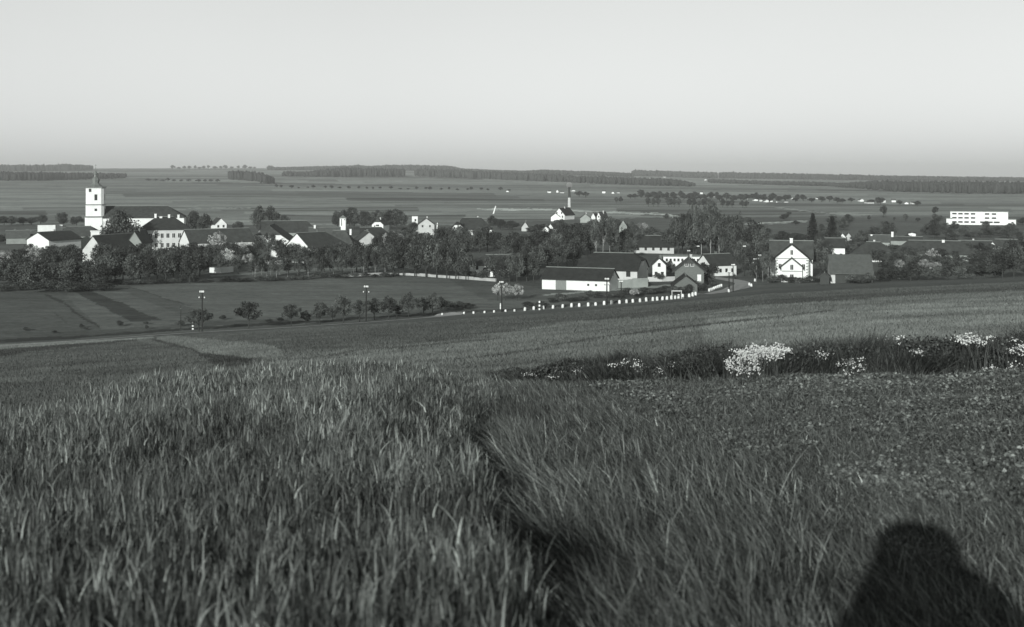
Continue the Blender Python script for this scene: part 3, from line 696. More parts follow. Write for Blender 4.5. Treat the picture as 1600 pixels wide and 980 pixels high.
def wall_thing(name, label, pts, h, th, m, cat='wall', cap=True):
    P = [Vector(p) for p in pts]; mb = MB()
    for a, b in zip(P[:-1], P[1:]):
        d = (b - a); d.z = 0; n = max(1, int(d.length / 4)); s = Vector((-d.y, d.x, 0)).normalized() * th / 2
        for i in range(n):
            p0 = a.lerp(b, i / n); p1 = a.lerp(b, (i + 1) / n); hh = h * random.uniform(.85, 1.1)
            vs = [p0 - s, p1 - s, p1 + s, p0 + s]; z = min(hz(p0.x, p0.y), hz(p1.x, p1.y))
            mb.add([(v.x, v.y, z - .6) for v in vs] + [(v.x, v.y, z + hh) for v in vs], [(0, 3, 2, 1), (4, 5, 6, 7), (0, 1, 5, 4), (1, 2, 6, 5), (2, 3, 7, 6), (3, 0, 4, 7)])
    o = mb.build(name, m); tag(o, label, cat); return o
wall_thing('garden_wall', 'bright whitewashed garden wall among the trees left of centre', [gp(328, 426), gp(345, 427), gp(364, 425)], 1.7, .4, 'white_plaster')
wall_thing('field_wall', 'low pale stone wall along the upper edge of the left field', [gp(540, 432.5), gp(600, 430), gp(640, 430.5), gp(690, 434), gp(740, 437.5), gp(775, 440)], .8, .5, 'stone')
wall_thing('yard_wall', 'pale yard wall running from the low barn to the white gabled house', [gp(1012, 440), gp(1035, 440), gp(1058, 439)], 1.3, .4, 'pale_plaster')
wall_thing('barn_wall', 'grey yard wall joining the two big barns', [at(965, 326), at(1012, 330)], 2.4, .4, 'grey_plaster')
wall_thing('courtyard_wall', 'broken white wall between orchard trees below the village centre', [gp(413, 413), gp(441, 413)], 1.2, .4, 'pale_plaster')
wall_thing('cemetery_wall', 'low white cemetery wall left of the chapel tower', [at(472, 575), at(490, 572), at(507, 566), at(524, 560)], 1.6, .5, 'white_plaster')
def gravestone(i, px, D, h, kind):
    p = at(px, D); root = empty('gravestone', p, random.uniform(-.2, .2)); k = D / F
    mb = MB(); mb.box(-.6, .6, -.4, .4, -.5, .6); mb.build('base', 'stone', root)
    t = MB()
    if kind == 0: t.box(-.4, .4, -.2, .2, .6, h); t.box(-.28, .28, -.18, .18, h, h + .35)
    elif kind == 1: t.lathe([(.35, .6), (.25, h * .8), (0.02, h)], 4)
    else: t.box(-.14, .14, -.12, .12, .6, h); t.box(-.6, .6, -.1, .1, h * .72, h * .72 + .28)
    t.build(('headstone', 'obelisk', 'cross')[kind], 'white_paint', root)
    return tag(root, '%s white %s behind the cemetery wall, counted from the left' % (ordinal(i + 1), ('headstone', 'obelisk', 'stone cross')[kind]), 'gravestone', 'gravestones of the cemetery')
for i, (px, h_, kd) in enumerate([(475, 3.6, 1), (483, 2.6, 0), (488, 3, 1), (492, 2.6, 0), (495, 2.8, 2), (499, 3.2, 0), (504, 3.4, 1), (508, 3, 2), (512, 3.8, 1), (518, 3.2, 2), (522, 2.6, 0), (527, 3.4, 2)]):
    gravestone(i, px, 582 - (px - 470) * .2 + random.uniform(0, 10), h_ + 1.0, kd)
def post_thing(name, label, px, py, h, wd, m, cat, tilt=0, D=None, stripes=False):
    p = gp(px, py) if D is None else at(px, D); p.z = hz(p.x, p.y)
    root = empty(name, p); root.rotation_euler = (0, tilt, 0); tag(root, label, cat)
    if stripes:
        for j in range(5):
            b = MB(); b.lathe([(wd, h * j / 5), (wd, h * (j + 1) / 5)], 8); b.build('band', 'white_paint' if j % 2 == 0 else 'dark_door', root)
    else:
        b = MB(); b.lathe([(wd, -.3), (wd * .9, h * .92), (wd * .5, h)], 6); b.build('post', m, root)
        c = MB(); c.lathe([(wd * 1.25, h * .86), (wd * 1.25, h * .9)], 6); c.build('collar', 'pale_ridge', root)
post_thing('marker_post', 'white and dark banded marker post beside the first telegraph pole', 301.5, 515, 1.4, .2, '', 'post', stripes=True)
post_thing('marker_post', 'white and dark banded marker post among the guard stones of the central stretch', 843, 484.5, 1.9, .2, '', 'post', stripes=True)
post_thing('marker_post', 'white and dark banded marker post by the bend in front of the white outbuilding', 1129, 428.5, 2.6, .2, '', 'post', stripes=True)
post_thing('chimney_pipe', 'slim white leaning post right of the pale gabled cottage', 682, 366, 6.5, .3, 'white_paint', 'post', tilt=.07, D=590)
post_thing('shrine', 'white leaning wayside post on the field beyond the village', 771, 334, 6, .55, 'white_paint', 'post', tilt=.3, D=900)
post_thing('roadside_stake', 'thin white stake among the first guard stones', 782, 488.2, 1.4, .14, 'white_paint', 'post')
post_thing('gate_post', 'dark thin stake left of the first telegraph pole', 282.5, 515, 4.6, .07, 'pole_wood', 'post')

# --- guard stones
def stone_mesh(n='guard_stone'):
    mb = MB(); prof = [(.27, -.4), (.27, .55), (.24, .72), (.14, .82), (.0, .85)]
    mb.lathe(prof, 10); return mb.mesh(n, 'white_paint')
STONE = stone_mesh()
cap = MB(); cap.lathe([(.285, -.05), (.285, .13)], 10); CAP = cap.mesh('stone_foot', 'stone')
allst = [(x, y, 0) for x, y in STONE_PX] + [(x, y, 1) for x, y in [(1108, 455.7), (1110.5, 455), (1113, 454.2), (1115.5, 453), (1118, 451.8), (1121, 450.6), (1124, 449.6), (1127, 448.6)]] + [(1139, 456.8, 2), (1171, 446.5, 3), (1174, 448, 3), (1179.5, 440, 3)]
for i, (x, y, g) in enumerate(allst):
    p = gp(x, y, H); root = empty('guard_stone', (p.x, p.y, hz(p.x, p.y)), random.uniform(0, 3)); root.rotation_euler = (random.uniform(-.10, .10), random.uniform(-.10, .10), random.uniform(0, 3))
    s = bpy.data.objects.new('stone', STONE); col.objects.link(s); s.parent = root
    f = bpy.data.objects.new('foot', CAP); col.objects.link(f); f.parent = root
    if x < 805: root.scale = (.8, .8, .62)
    elif g == 0: root.scale = (1, 1, random.uniform(.9, 1.15))
    lab = {0: '%s white guard stone from the left in the long roadside row' % ordinal(i + 1), 1: '%s white guard stone from the left in the close-set row at the road bend' % ordinal(i - len(STONE_PX) + 1),
           2: 'single white guard stone on the near side of the road bend', 3: '%s white stone from the left beyond the outer edge of the road bend' % ordinal(i - len(STONE_PX) - 8)}[g]
    tag(root, lab, 'guard stone', 'white guard stones along the road')

# --- telegraph poles
def pole(px, yb, yt, label, arms=2, D=None, big=True):
    p = gp(px, yb, H) if D is None else at(px, D); k = p.y / F; h = (yb - yt) * k if D is None else (-(yt - HY) * k - p.z)
    root = empty('telegraph_pole', (p.x, p.y, hz(p.x, p.y))); root.rotation_euler = (random.uniform(-.01, .01), random.uniform(-.015, .015), random.uniform(-.3, .3))
    b = MB(); b.lathe([(.17, -.5), (.14, h * .5), (.11, h), (0.0, h + .03)], 8); b.build('pole', 'pole_wood', root)
    for j in range(arms):
        z = h - .25 - j * 1.0; e = (.32, .52)[j]; m_ = (1.25, 1.0)[j]
        a = MB(); a.box(-e - .05, e + .05, -.17, -.08, z, z + .1); ar = a.build('crossarm', 'pole_wood', root)
        for x in (-e, e) if j else (-e, e * .1, e):
            i_ = MB(); i_.lathe([(.04, z + .08), (.10 * m_, z + .14), (.125 * m_, z + .24 * m_), (.09 * m_, z + .36 * m_), (.0, z + .4 * m_)], 8, (x, -.13)); i_.build('insulator', 'porcelain', ar)
    tag(root, label, 'telegraph pole', 'telegraph poles along the road')
pole(316, 519, 456, 'leftmost telegraph pole, standing by a roadside tree at the pale road')
pole(572, 503, 448, 'telegraph pole in the middle of the roadside tree row')
pole(784, 488, 441, 'telegraph pole left of the white barn, above the guard stones')
pole(948, 477, 436, 'telegraph pole in front of the right corner of the low white barn')
pole(970.5, 468, 440, 'short telegraph pole just right of the low white barn', 1)
pole(1145.5, 456.5, 414, 'telegraph pole on the near side of the road bend', 1)
pole(1139, 455, 425, 'thin pole left of the one at the road bend', 1)
pole(1163, 432, 385, 'tall thin pole before the trees beyond the road bend', 1)
pole(1180, 438, 405, 'left of the two poles between the birches', 2)
pole(1187, 436, 399, 'right of the two poles between the birches', 2)
pole(1076, 430, 392, 'thin pole rising behind the brick house', 1, D=380)
pole(1091, 425, 385, 'thin pole rising behind the brick house roof edge', 1, D=400)
# --- notice frame by the stones
def notice():
    p = gp(1058, 467.5, H); root = empty('sign_board', (p.x - .2, p.y - .8, hz(p.x, p.y - .8))); tag(root, 'open white wooden frame standing among the guard stones by the shed', 'frame')
    for x in (-.95, .95):
        b = MB(); b.box(x - .07, x + .07, -.07, .07, -.3, 1.7); b.build('post', 'pale_plaster', root)
    b = MB(); b.box(-1.05, 1.05, -.09, -.071, 1.55, 1.75); b.build('rail', 'pale_plaster', root)
notice()
# --- people
def person(label, loc, rz, hgt=1.72, walk=0.25, arms=0.15, camera_pose=False, group=None):
    V = {}; E = []; Rd = {}
    def v(n, x, y, z, r): V[n] = (x, y, z); Rd[n] = r
    v('pel', 0, 0, .93, .15); v('bel', 0, 0, 1.08, .145); v('che', 0, .01, 1.30, .165); v('nec', 0, 0, 1.47, .055); v('chin', 0, .02, 1.55, .075); v('hea', 0, .01, 1.64, .10); v('top', 0, 0, 1.72, .07)
    for s, n in ((-1, 'l'), (1, 'r')):
        st = walk * s
        v('hip' + n, s * .10, 0, .88, .11); v('kne' + n, s * .11, st * .5 + .04, .48, .065); v('ank' + n, s * .11, st, .09, .045); v('toe' + n, s * .12, st + .17, .04, .035)
        v('sho' + n, s * .19, 0, 1.40, .07)
        if camera_pose: v('elb' + n, s * .25, .14, 1.17, .06); v('wri' + n, s * .13, .26, 1.36, .04); v('han' + n, s * .08, .28, 1.42, .045)
        else: v('elb' + n, s * .26, -arms * s, 1.13, .045); v('wri' + n, s * .27, -arms * 1.6 * s + .05, .88, .03); v('han' + n, s * .27, -arms * 1.7 * s + .08, .79, .035)
    E = [('pel', 'bel'), ('bel', 'che'), ('che', 'nec'), ('nec', 'chin'), ('chin', 'hea'), ('hea', 'top')]
    for n in 'lr': E += [('pel', 'hip' + n), ('hip' + n, 'kne' + n), ('kne' + n, 'ank' + n), ('ank' + n, 'toe' + n), ('che', 'sho' + n), ('sho' + n, 'elb' + n), ('elb' + n, 'wri' + n), ('wri' + n, 'han' + n)]
    K = list(V); me = bpy.data.meshes.new('person'); me.from_pydata([V[k] for k in K], [(K.index(a), K.index(b)) for a, b in E], [])
    root = empty('person', loc, rz); root.scale = (hgt / 1.76,) * 3
    o = bpy.data.objects.new('body', me); col.objects.link(o); o.parent = root
    sk = o.modifiers.new('skin', 'SKIN'); me.skin_vertices
    for i, k in enumerate(K): me.skin_vertices[0].data[i].radius = (Rd[k], Rd[k] * (.75 if k in ('che', 'bel', 'pel') else 1)); me.skin_vertices[0].data[i].use_root = (k == 'pel')
    sb = o.modifiers.new('sub', 'SUBSURF'); sb.levels = 1; sb.render_levels = 2
    me.materials.append(MATS['skin'])
    c = MB(); c.lathe([(.20, .52), (.20, .8), (.185, 1.0), (.20, 1.25), (.21, 1.4), (.1, 1.475)], 12)
    bx_ = 1.75 if camera_pose else 1.12  # coat widened to fill gaps in the cast shadow
    for i, q in enumerate(c.v): c.v[i] = (q[0] * bx_, q[1] * .82, q[2])
    for n in 'lr': c.tube([V['sho' + n], V['elb' + n], V['wri' + n]], [.085, .068, .05], 8)
    c.build('coat', 'cloth_dark', root)
    t = MB()
    for n in 'lr': t.tube([V['hip' + n], V['kne' + n], V['ank' + n]], [.115, .085, .07], 8)
    t.build('trousers', 'cloth_dark', root)
    hh = MB(); hh.lathe([(.19 if not camera_pose else .13, 1.665), (.19, 1.68), (.115, 1.685), (.11, 1.77), (.06, 1.80), (0, 1.80)], 12); hh.build('hat', 'cloth_dark', root)
    if camera_pose:
        fc = MB(); fc.lathe([(.40, .80), (.37, 1.1), (.33, 1.35), (.27, 1.48), (.22, 1.60), (.21, 1.70), (.17, 1.755), (0, 1.765)], 20)  # unseen shell added to shape the broad cast shadow
        for i, q in enumerate(fc.v): fc.v[i] = (q[0] * (.95 + .10 * math.sin(i * 1.7)) + (.10 if q[0] > 0 and q[2] < 1.55 else 0), q[1] * 1.0 + .1, q[2])
        fc.build('shadow_shell', 'cloth_dark', root)
    tag(root, label, 'person', group); return root
g = gp(1139.5, 453.5); person('person in dark clothes walking at the near side of the road bend', (g.x, g.y, hz(g.x, g.y)), R(70))
g = gp(1148, 436.5); person('person in dark clothes standing on the far side of the road bend', (g.x, g.y, hz(g.x, g.y)), R(160), walk=.05)
person('unseen person in an added shadow-shaping shell behind the viewpoint, casting the shadow at lower right', (-.07, -.62, hz(-.07, -.62)), 0, hgt=1.84, walk=.03, camera_pose=True)

# ------------------------------------------------------------------ trees
def quads(P, N, size, asp=1.4):
    """leaf quads at P with random orientation biased to N"""
    n = len(P); a = rng.normal(size=(n, 3)) + N * .9; a /= np.linalg.norm(a, axis=1)[:, None]
    b = np.cross(a, rng.normal(size=(n, 3))); b /= np.linalg.norm(b, axis=1)[:, None]; c = np.cross(a, b)
    s = (size * rng.uniform(.6, 1.3, n))[:, None]
    V = np.stack([P - b * s * .5 * asp, P - c * s * .5, P + b * s * .5 * asp, P + c * s * .5], 1).reshape(-1, 3)
    return V
def crown_mesh(kind, seed):
    r = np.random.default_rng(seed); global rng; rng = r
    m = 'leaf_dark'; V = []
    if kind in ('broad', 'open', 'blossom', 'bush', 'birch', 'far'):
        nb, br, nl, ls, z0, z1 = {'broad': (32, (.12, .21), 120, .038, .08, 1.05), 'open': (32, (.08, .15), 62, .034, .18, 1.0), 'blossom': (28, (.08, .16), 70, .030, .2, 1.0),
                                  'bush': (26, (.14, .26), 70, .050, .0, 1.0), 'birch': (44, (.08, .15), 70, .030, .18, 1.0), 'far': (22, (.14, .22), 60, .07, .14, 1.15)}[kind]
        zc = (z0 + z1) / 2; zh = (z1 - z0) / 2; cs = []
        for _ in range(nb):
            while True:
                p = r.uniform(-1, 1, 3)
                if .25 < np.linalg.norm(p) < 1: break
            wz = 1 - .35 * max(p[2], 0) if kind != 'birch' else 1 - .4 * max(p[2], -.2)
            b = r.uniform(*br); q = np.array([p[0] * (.5 - b * .6) * wz, p[1] * (.5 - b * .6) * wz, zc + p[2] * (zh - b)])
            cs.append((q, b))
            d = r.normal(size=(nl, 3)); d /= np.linalg.norm(d, axis=1)[:, None]; rad = b * r.uniform(.45, 1.08, nl)[:, None]
            V.append(quads(q + d * rad * [1, 1, .8], d, ls))
        m = {'broad': 'leaf_dark', 'open': 'leaf_dark', 'blossom': 'blossom', 'bush': 'leaf_mid', 'birch': 'leaf_mid', 'far': 'leaf_dark'}[kind]
        anchors = [c[0] for c in cs]
    elif kind == 'poplar':
        for _ in range(46):
            z = r.uniform(.08, .98); b = r.uniform(.07, .12); a = r.uniform(0, 6.28); rr_ = (.5 - .5 * max(0, (z - .45) / .55) ** 1.5 - b) * r.uniform(.1, 1); rr_ = max(rr_, 0)
            q = np.array([math.cos(a) * rr_, math.sin(a) * rr_, z]); d = r.normal(size=(50, 3)); d /= np.linalg.norm(d, axis=1)[:, None]
            V.append(quads(q + d * b * r.uniform(.4, 1, 50)[:, None] * [1.4, 1.4, .7], d, .026))
        m = 'leaf_mid'; anchors = []
    elif kind == 'spruce':
        for k in range(26):
            z = .1 + .88 * k / 26; R_ = .5 * (1 - z) ** .85 + .02
            for a in np.linspace(0, 6.28, 11)[:-1] + r.uniform(0, 1):
                L = R_ * r.uniform(.7, 1.1); t = r.uniform(.15, 1, 16)
                P = np.stack([math.cos(a) * L * t, math.sin(a) * L * t, z - .07 * t * L * 2 + r.normal(0, .008, 16)], 1) + r.normal(0, .018, (16, 3))
                V.append(quads(P, np.tile([0, 0, 1.], (16, 1)), .030))
        m = 'needle'; anchors = []
    TT = np.concatenate([np.full(len(v_), r.uniform(.55, 1.6)) for v_ in V]) * np.repeat(r.uniform(.75, 1.3, sum(len(v_) for v_ in V) // 4), 4)  # random clump tones imitate lit and shaded leaf masses by colour
    V = np.concatenate(V); Q = np.arange(len(V)).reshape(-1, 4)
    me = np_mesh(kind + '_crown', V, Q, m, TT)
    t = MB(); br = random.Random(seed)
    th = {'broad': .022, 'open': .018, 'blossom': .02, 'bush': .012, 'birch': .008, 'poplar': .016, 'spruce': .014, 'far': .03}[kind]
    if kind == 'bush': t.tube([(0, 0, -.05), (0, 0, .3)], [th, th * .6], 5)
    else:
        x1, y1 = br.uniform(-.03, .03), br.uniform(-.03, .03)
        t.tube([(0, 0, -.06), (x1 * .5, y1 * .5, .2), (x1, y1, .5), (x1 * 1.3, y1 * 1.4, .86)], [th * 1.3, th, th * .7, th * .15], 7)
    for q in anchors[:9]:
        z0_ = min(q[2] * .55, .45); t.tube([(0, 0, z0_), (q[0] * .45, q[1] * .45, (z0_ + q[2]) / 2 + .02), tuple(q)], [th * .55, th * .35, th * .1], 4)
    tm = t.mesh(kind + '_trunk', 'birch_bark' if kind == 'birch' else 'bark')
    return me, tm
VAR = {}
def variants(kind, n):
    VAR[kind] = [crown_mesh(kind, hash_ + 17 * len(kind)) for hash_ in range(n)]
for k_, n_ in (('broad', 6), ('open', 5), ('blossom', 3), ('bush', 5), ('birch', 3), ('poplar', 2), ('spruce', 2), ('far', 4)): variants(k_, n_)
rng = np.random.default_rng(99)
PLANTED = {}
DISTANT = []; MASS = ('dotted tree line across the far fields', 'trees of the far village', 'hedge on the left far hill', 'trees on the left skyline')
def tree(px, yb, hpx, wpx, kind, desc, group, D=None):
    if group in MASS:
        p = gp(px, yb); k = p.y / F; DISTANT.append((p.x, p.y, hz(p.x, p.y), wpx * k * 1.15, hpx * k * 1.15, random.uniform(0, 6.28), random.randrange(len(VAR['far'])))); return
    p = gp(px, yb) if D is None else at(px, D); k = p.y / F; z = hz(p.x, p.y)
    s_ = 1.15 if kind == 'far' else 1.0 if kind in ('far', 'spruce', 'poplar') or 'row at the garden' in desc else 1.13
    h, w_ = hpx * k * s_, wpx * k * s_
    nm = {'broad': 'broadleaf_tree', 'open': 'fruit_tree', 'blossom': 'blossoming_tree', 'bush': 'bush', 'birch': 'birch_tree', 'poplar': 'poplar_tree', 'spruce': 'spruce_tree', 'far': 'broadleaf_tree'}[kind]
    root = empty(nm, (p.x, p.y, z), random.uniform(0, 6.28)); cm, tm = random.choice(VAR[kind])
    root.scale = (w_, w_, h)
    for n, me in (('crown', cm), ('trunk', tm)):
        o = bpy.data.objects.new(n, me); col.objects.link(o); o.parent = root
    root['category'] = 'bush' if kind == 'bush' else 'tree'; root['group'] = group
    PLANTED.setdefault((group, desc), []).append((px, root))
    return root
def row(xs, yb, h, w_, kind, desc, group, jy=1.5, D=None):
    for x in xs:
        tree(x + random.uniform(-2, 2), (yb(x) if callable(yb) else yb) + random.uniform(-jy, jy), random.uniform(*h), random.uniform(*w_), kind if isinstance(kind, str) else random.choice(kind), desc, group, D)
random.seed(21)
A_ = np.arange
# roadside fruit trees
g = 'fruit trees along the pale road'
for px, yb, h_, w_ in [(311, 518, 37, 40), (388.5, 514, 44, 40), (455, 510, 36, 30), (478, 508, 22, 22), (500, 508, 36, 30), (520, 503, 24, 26), (537, 506, 44, 36), (562, 503, 34, 34), (585, 500, 34, 30), (607, 500, 36, 30),
                       (620, 498, 22, 24), (638, 498, 40, 30), (662, 494, 30, 28), (676, 493, 34, 28), (690, 491, 26, 22)]:
    tree(px, yb, h_, w_, 'open', 'dark bushy fruit tree beside the pale road', g)
for px, yb, h_, w_ in [(41, 517, 6, 14), (127, 513, 7, 10), (134, 516, 5, 8), (187, 510, 9, 13), (228, 507, 6, 9), (229, 515, 7, 7), (281, 510, 10, 14), (348, 500, 8, 12), (420, 504, 6, 12), (438, 503, 7, 12), (85, 521, 5, 9)]:
    tree(px, yb, h_, w_, 'bush', 'small dark shrub on the verge beyond the pale road', 'shrubs beyond the pale road')
# hedge bushes above the left field
row(A_(150, 480, 17), lambda x: 446 - (x - 150) * .024, (5, 10), (16, 26), 'bush', 'low dark bush in the hedge above the left field', 'hedge bushes above the left field', jy=.6)
row(A_(490, 620, 16), lambda x: 436 - (x - 490) * .03, (5, 9), (14, 22), 'bush', 'low dark bush in the hedge right of the garden fence', 'hedge bushes above the left field', jy=.6)
# left gardens
row(A_(-20, 165, 16), 447, (34, 42), (34, 46), ('broad', 'bush', 'broad'), 'dark garden tree at the lower left edge of the village', 'garden trees at the lower left')
row(A_(-20, 165, 26), 456, (12, 20), (26, 40), 'bush', 'low dark bush at the lower left edge of the village', 'garden bushes at the lower left', jy=2)
row(A_(-10, 120, 21), 420, (26, 36), (30, 38), ('broad', 'blossom', 'broad', 'bush'), 'garden tree in the second row below the left farmhouses', 'garden trees at the lower left')
row(A_(168, 300, 13), 442, (42, 52), (28, 38), 'broad', 'tall dark tree in the row below the rectory', 'dark trees below the rectory')
row(A_(160, 300, 24), 420, (34, 42), (30, 36), ('broad', 'open'), 'dark tree standing close behind the row below the rectory', 'dark trees below the rectory')
tree(187, 396, 66, 58, 'broad', 'big dark tree in front of the church nave', 'trees round the church', D=455); tree(168, 392, 40, 30, 'broad', 'smaller dark tree at the foot of the church tower', 'trees round the church', D=462); tree(206, 395, 48, 32, 'broad', 'dark tree between church nave and rectory', 'trees round the church', D=460)
tree(98, 355, 22, 22, 'broad', 'round dark tree left of the church tower', 'trees behind the church'); tree(120, 355, 18, 20, 'broad', 'smaller round tree touching the church tower', 'trees behind the church')
row(A_(5, 80, 15), 352, (10, 18), (20, 28), 'broad', 'dim tree behind the left farmhouses', 'trees behind the left farmhouses')
tree(290, 362, 24, 24, 'broad', 'dark tree right of the church nave end', 'trees behind the church'); tree(306, 366, 34, 28, 'broad', 'tall dark tree between rectory and small white gable', 'trees behind the church'); tree(320, 366, 32, 24, 'broad', 'dark tree touching the small white gable', 'trees behind the church')
tree(372, 360, 14, 20, 'bush', 'low bush right of the small white gable', 'trees behind the church')
tree(405, 362, 42, 26, 'broad', 'left of the two tall dark trees standing above the roofs', 'twin trees above the roofs', D=600); tree(425, 362, 42, 28, 'broad', 'right of the two tall dark trees standing above the roofs', 'twin trees above the roofs', D=600); tree(443, 362, 28, 30, 'broad', 'lower tree beside the twin tall trees', 'twin trees above the roofs', D=600)
# gardens below the long barn
for px, yb, h_, w_, kd in [(312, 432, 42, 34, 'broad'), (330, 416, 34, 30, 'broad'), (341, 412, 50, 30, 'blossom'), (356, 420, 30, 30, 'blossom'), (362, 416, 38, 30, 'broad'), (378, 414, 34, 26, 'blossom'), (372, 428, 26, 28, 'open'),
                           (392, 412, 28, 28, 'broad'), (388, 420, 26, 20, 'blossom'), (402, 408, 40, 24, 'open'), (423, 410, 48, 32, 'birch'), (440, 412, 36, 26, 'broad'), (455, 412, 26, 24, 'broad'), (470, 414, 24, 26, 'broad'), (485, 413, 28, 26, 'open'),
                           (501, 414, 26, 26, 'broad'), (516, 414, 30, 26, 'open'), (300, 428, 40, 26, 'broad'), (345, 425, 28, 24, 'open'), (407, 399, 36, 18, 'blossom')]:
    tree(px, yb, h_, w_, kd, {'broad': 'dark garden tree below the long barn and white gables', 'blossom': 'pale blossoming fruit tree below the long barn', 'open': 'loose leaved fruit tree below the white gables', 'birch': 'slender birch with a pale trunk before the broad white building'}[kd], 'garden trees below the left barns')
row(A_(2, 120, 15), 380, (12, 16), (22, 28), ('broad', 'bush'), 'low tree between the left farmhouse roofs', 'trees between the left roofs')
row(A_(286, 395, 13), 413, (27, 35), (24, 30), ('broad', 'broad', 'open'), 'leafy tree close before the front wall of the long barn', 'trees before the long barn')
row(A_(462, 600, 14), 411, (24, 32), (22, 30), ('broad', 'broad', 'bush'), 'leafy tree before the walls right of the tall white gable', 'trees right of the tall white gable')
row(A_(30, 290, 17), 409, (20, 28), (24, 30), ('broad', 'bush', 'broad'), 'leafy tree close under the barn roofs on the left', 'trees under the left barn roofs')
row(A_(1330, 1560, 17), 400, (14, 20), (20, 28), ('broad', 'bush'), 'small leafy tree in front of the long roofs on the right', 'trees before the long right roofs')
row(A_(630, 740, 15), 392, (22, 30), (24, 30), 'broad', 'leafy tree behind the grove left of centre', 'trees behind the grove')
row(A_(398, 610, 17), lambda x: 436 - (x - 400) * .03, (36, 46), (20, 28), ('open', 'open', 'birch'), 'thin open tree in the row at the garden fence', 'thin trees at the garden fence')
for px, yb, h_, w_ in [(557, 425, 46, 36), (541, 420, 40, 30), (575, 428, 40, 28), (590, 408, 38, 26), (530, 410, 30, 24), (598, 395, 34, 22), (613, 400, 36, 28), (625, 392, 30, 26), (640, 388, 30, 30)]:
    tree(px, yb, h_, w_, 'broad', 'leafy dark tree in the village centre', 'trees of the village centre')
tree(618, 398, 38, 26, 'blossom', 'speckled blossoming chestnut in the village centre', 'trees of the village centre'); tree(602, 396, 30, 18, 'blossom', 'small speckled blossoming tree in the village centre', 'trees of the village centre')
for px, yb, h_, w_ in [(615, 432, 52, 34), (630, 431, 56, 36), (648, 432, 54, 38), (666, 433, 60, 40), (682, 434, 58, 36), (698, 436, 56, 34), (712, 437, 52, 32), (655, 420, 52, 36), (690, 418, 56, 38), (716, 420, 56, 36), (672, 412, 46, 34), (728, 438, 44, 28)]:
    tree(px, yb, h_, w_, 'broad', 'big dark tree in the grove above the left field', 'grove above the left field')
# tree belt at the cemetery
row(A_(528, 632, 9), 362, (26, 34), (18, 24), 'broad', 'tree in the dark belt behind the chapel tower', 'tree belt behind the chapel', D=650)
for px, yb, h_, w_ in [(665, 366, 14, 14), (646, 362, 16, 14), (690, 372, 18, 24), (636, 375, 20, 26), (770, 358, 20, 18), (782, 360, 18, 18), (800, 360, 14, 24), (830, 366, 12, 22), (748, 372, 16, 26), (700, 378, 24, 28), (720, 380, 26, 28)]:
    tree(px, yb, h_, w_, 'broad', 'small dark tree among the upper cottages', 'small trees among the upper cottages')
row(A_(735, 865, 14), 398, (28, 40), (26, 34), ('broad', 'broad', 'bush'), 'dark tree in the mass behind the tree-buried farmhouse', 'trees behind the buried farmhouse', jy=5)
row(A_(770, 846, 13), 441, (36, 46), (26, 32), 'broad', 'dark tree left of the low white barn', 'trees left of the low barn')
row(A_(800, 900, 14), 420, (38, 50), (28, 34), 'broad', 'dark tree behind the low white barn', 'trees behind the low barn', jy=4)
tree(755, 438, 16, 20, 'bush', 'dark bush before the white wall of the buried farmhouse', 'trees left of the low barn'); tree(738, 436, 14, 16, 'bush', 'small bush left of the buried farmhouse', 'trees left of the low barn')
for px in (778, 790, 808): tree(px, 470, 26, 22, 'blossom', 'pale flowering bush below the low white barn', 'flowering bushes below the barn')
for px, yb, h_, w_ in [(884, 402, 50, 32), (896, 398, 44, 30), (908, 402, 48, 32), (922, 400, 44, 28), (975, 398, 36, 26), (870, 404, 40, 30), (862, 392, 26, 24), (985, 402, 26, 24), (962, 402, 36, 24), (915, 386, 34, 26), (980, 385, 26, 22)]:
    tree(px, yb, h_, w_, 'broad', 'dark tree behind the largest barn', 'trees behind the largest barn')
for px, yb, h_, w_ in [(931, 402, 60, 26), (942, 403, 62, 26), (953, 402, 60, 28)]: tree(px, yb, h_, w_, 'birch', 'tall birch with a pale trunk behind the largest barn', 'birches behind the largest barn')
row(A_(845, 985, 14), 362, (12, 18), (20, 26), ('broad', 'bush', 'open'), 'small tree round the upper white gables', 'small trees round the upper white gables', jy=4)
for px, yb, h_, w_, kd in [(992, 372, 22, 24, 'open'), (1002, 368, 20, 22, 'blossom'), (1010, 374, 18, 22, 'open'), (1020, 372, 18, 22, 'bush'), (988, 362, 16, 18, 'bush'), (1032, 374, 12, 24, 'bush'), (1000, 380, 14, 22, 'open'), (1041, 342, 8, 10, 'bush')]:
    tree(px, yb, h_, w_, kd, {'open': 'small orchard tree above the dark farmhouse roof', 'blossom': 'pale blossoming orchard tree above the dark farmhouse roof', 'bush': 'low orchard bush above the dark farmhouse roof'}[kd], 'orchard above the dark farmhouse')
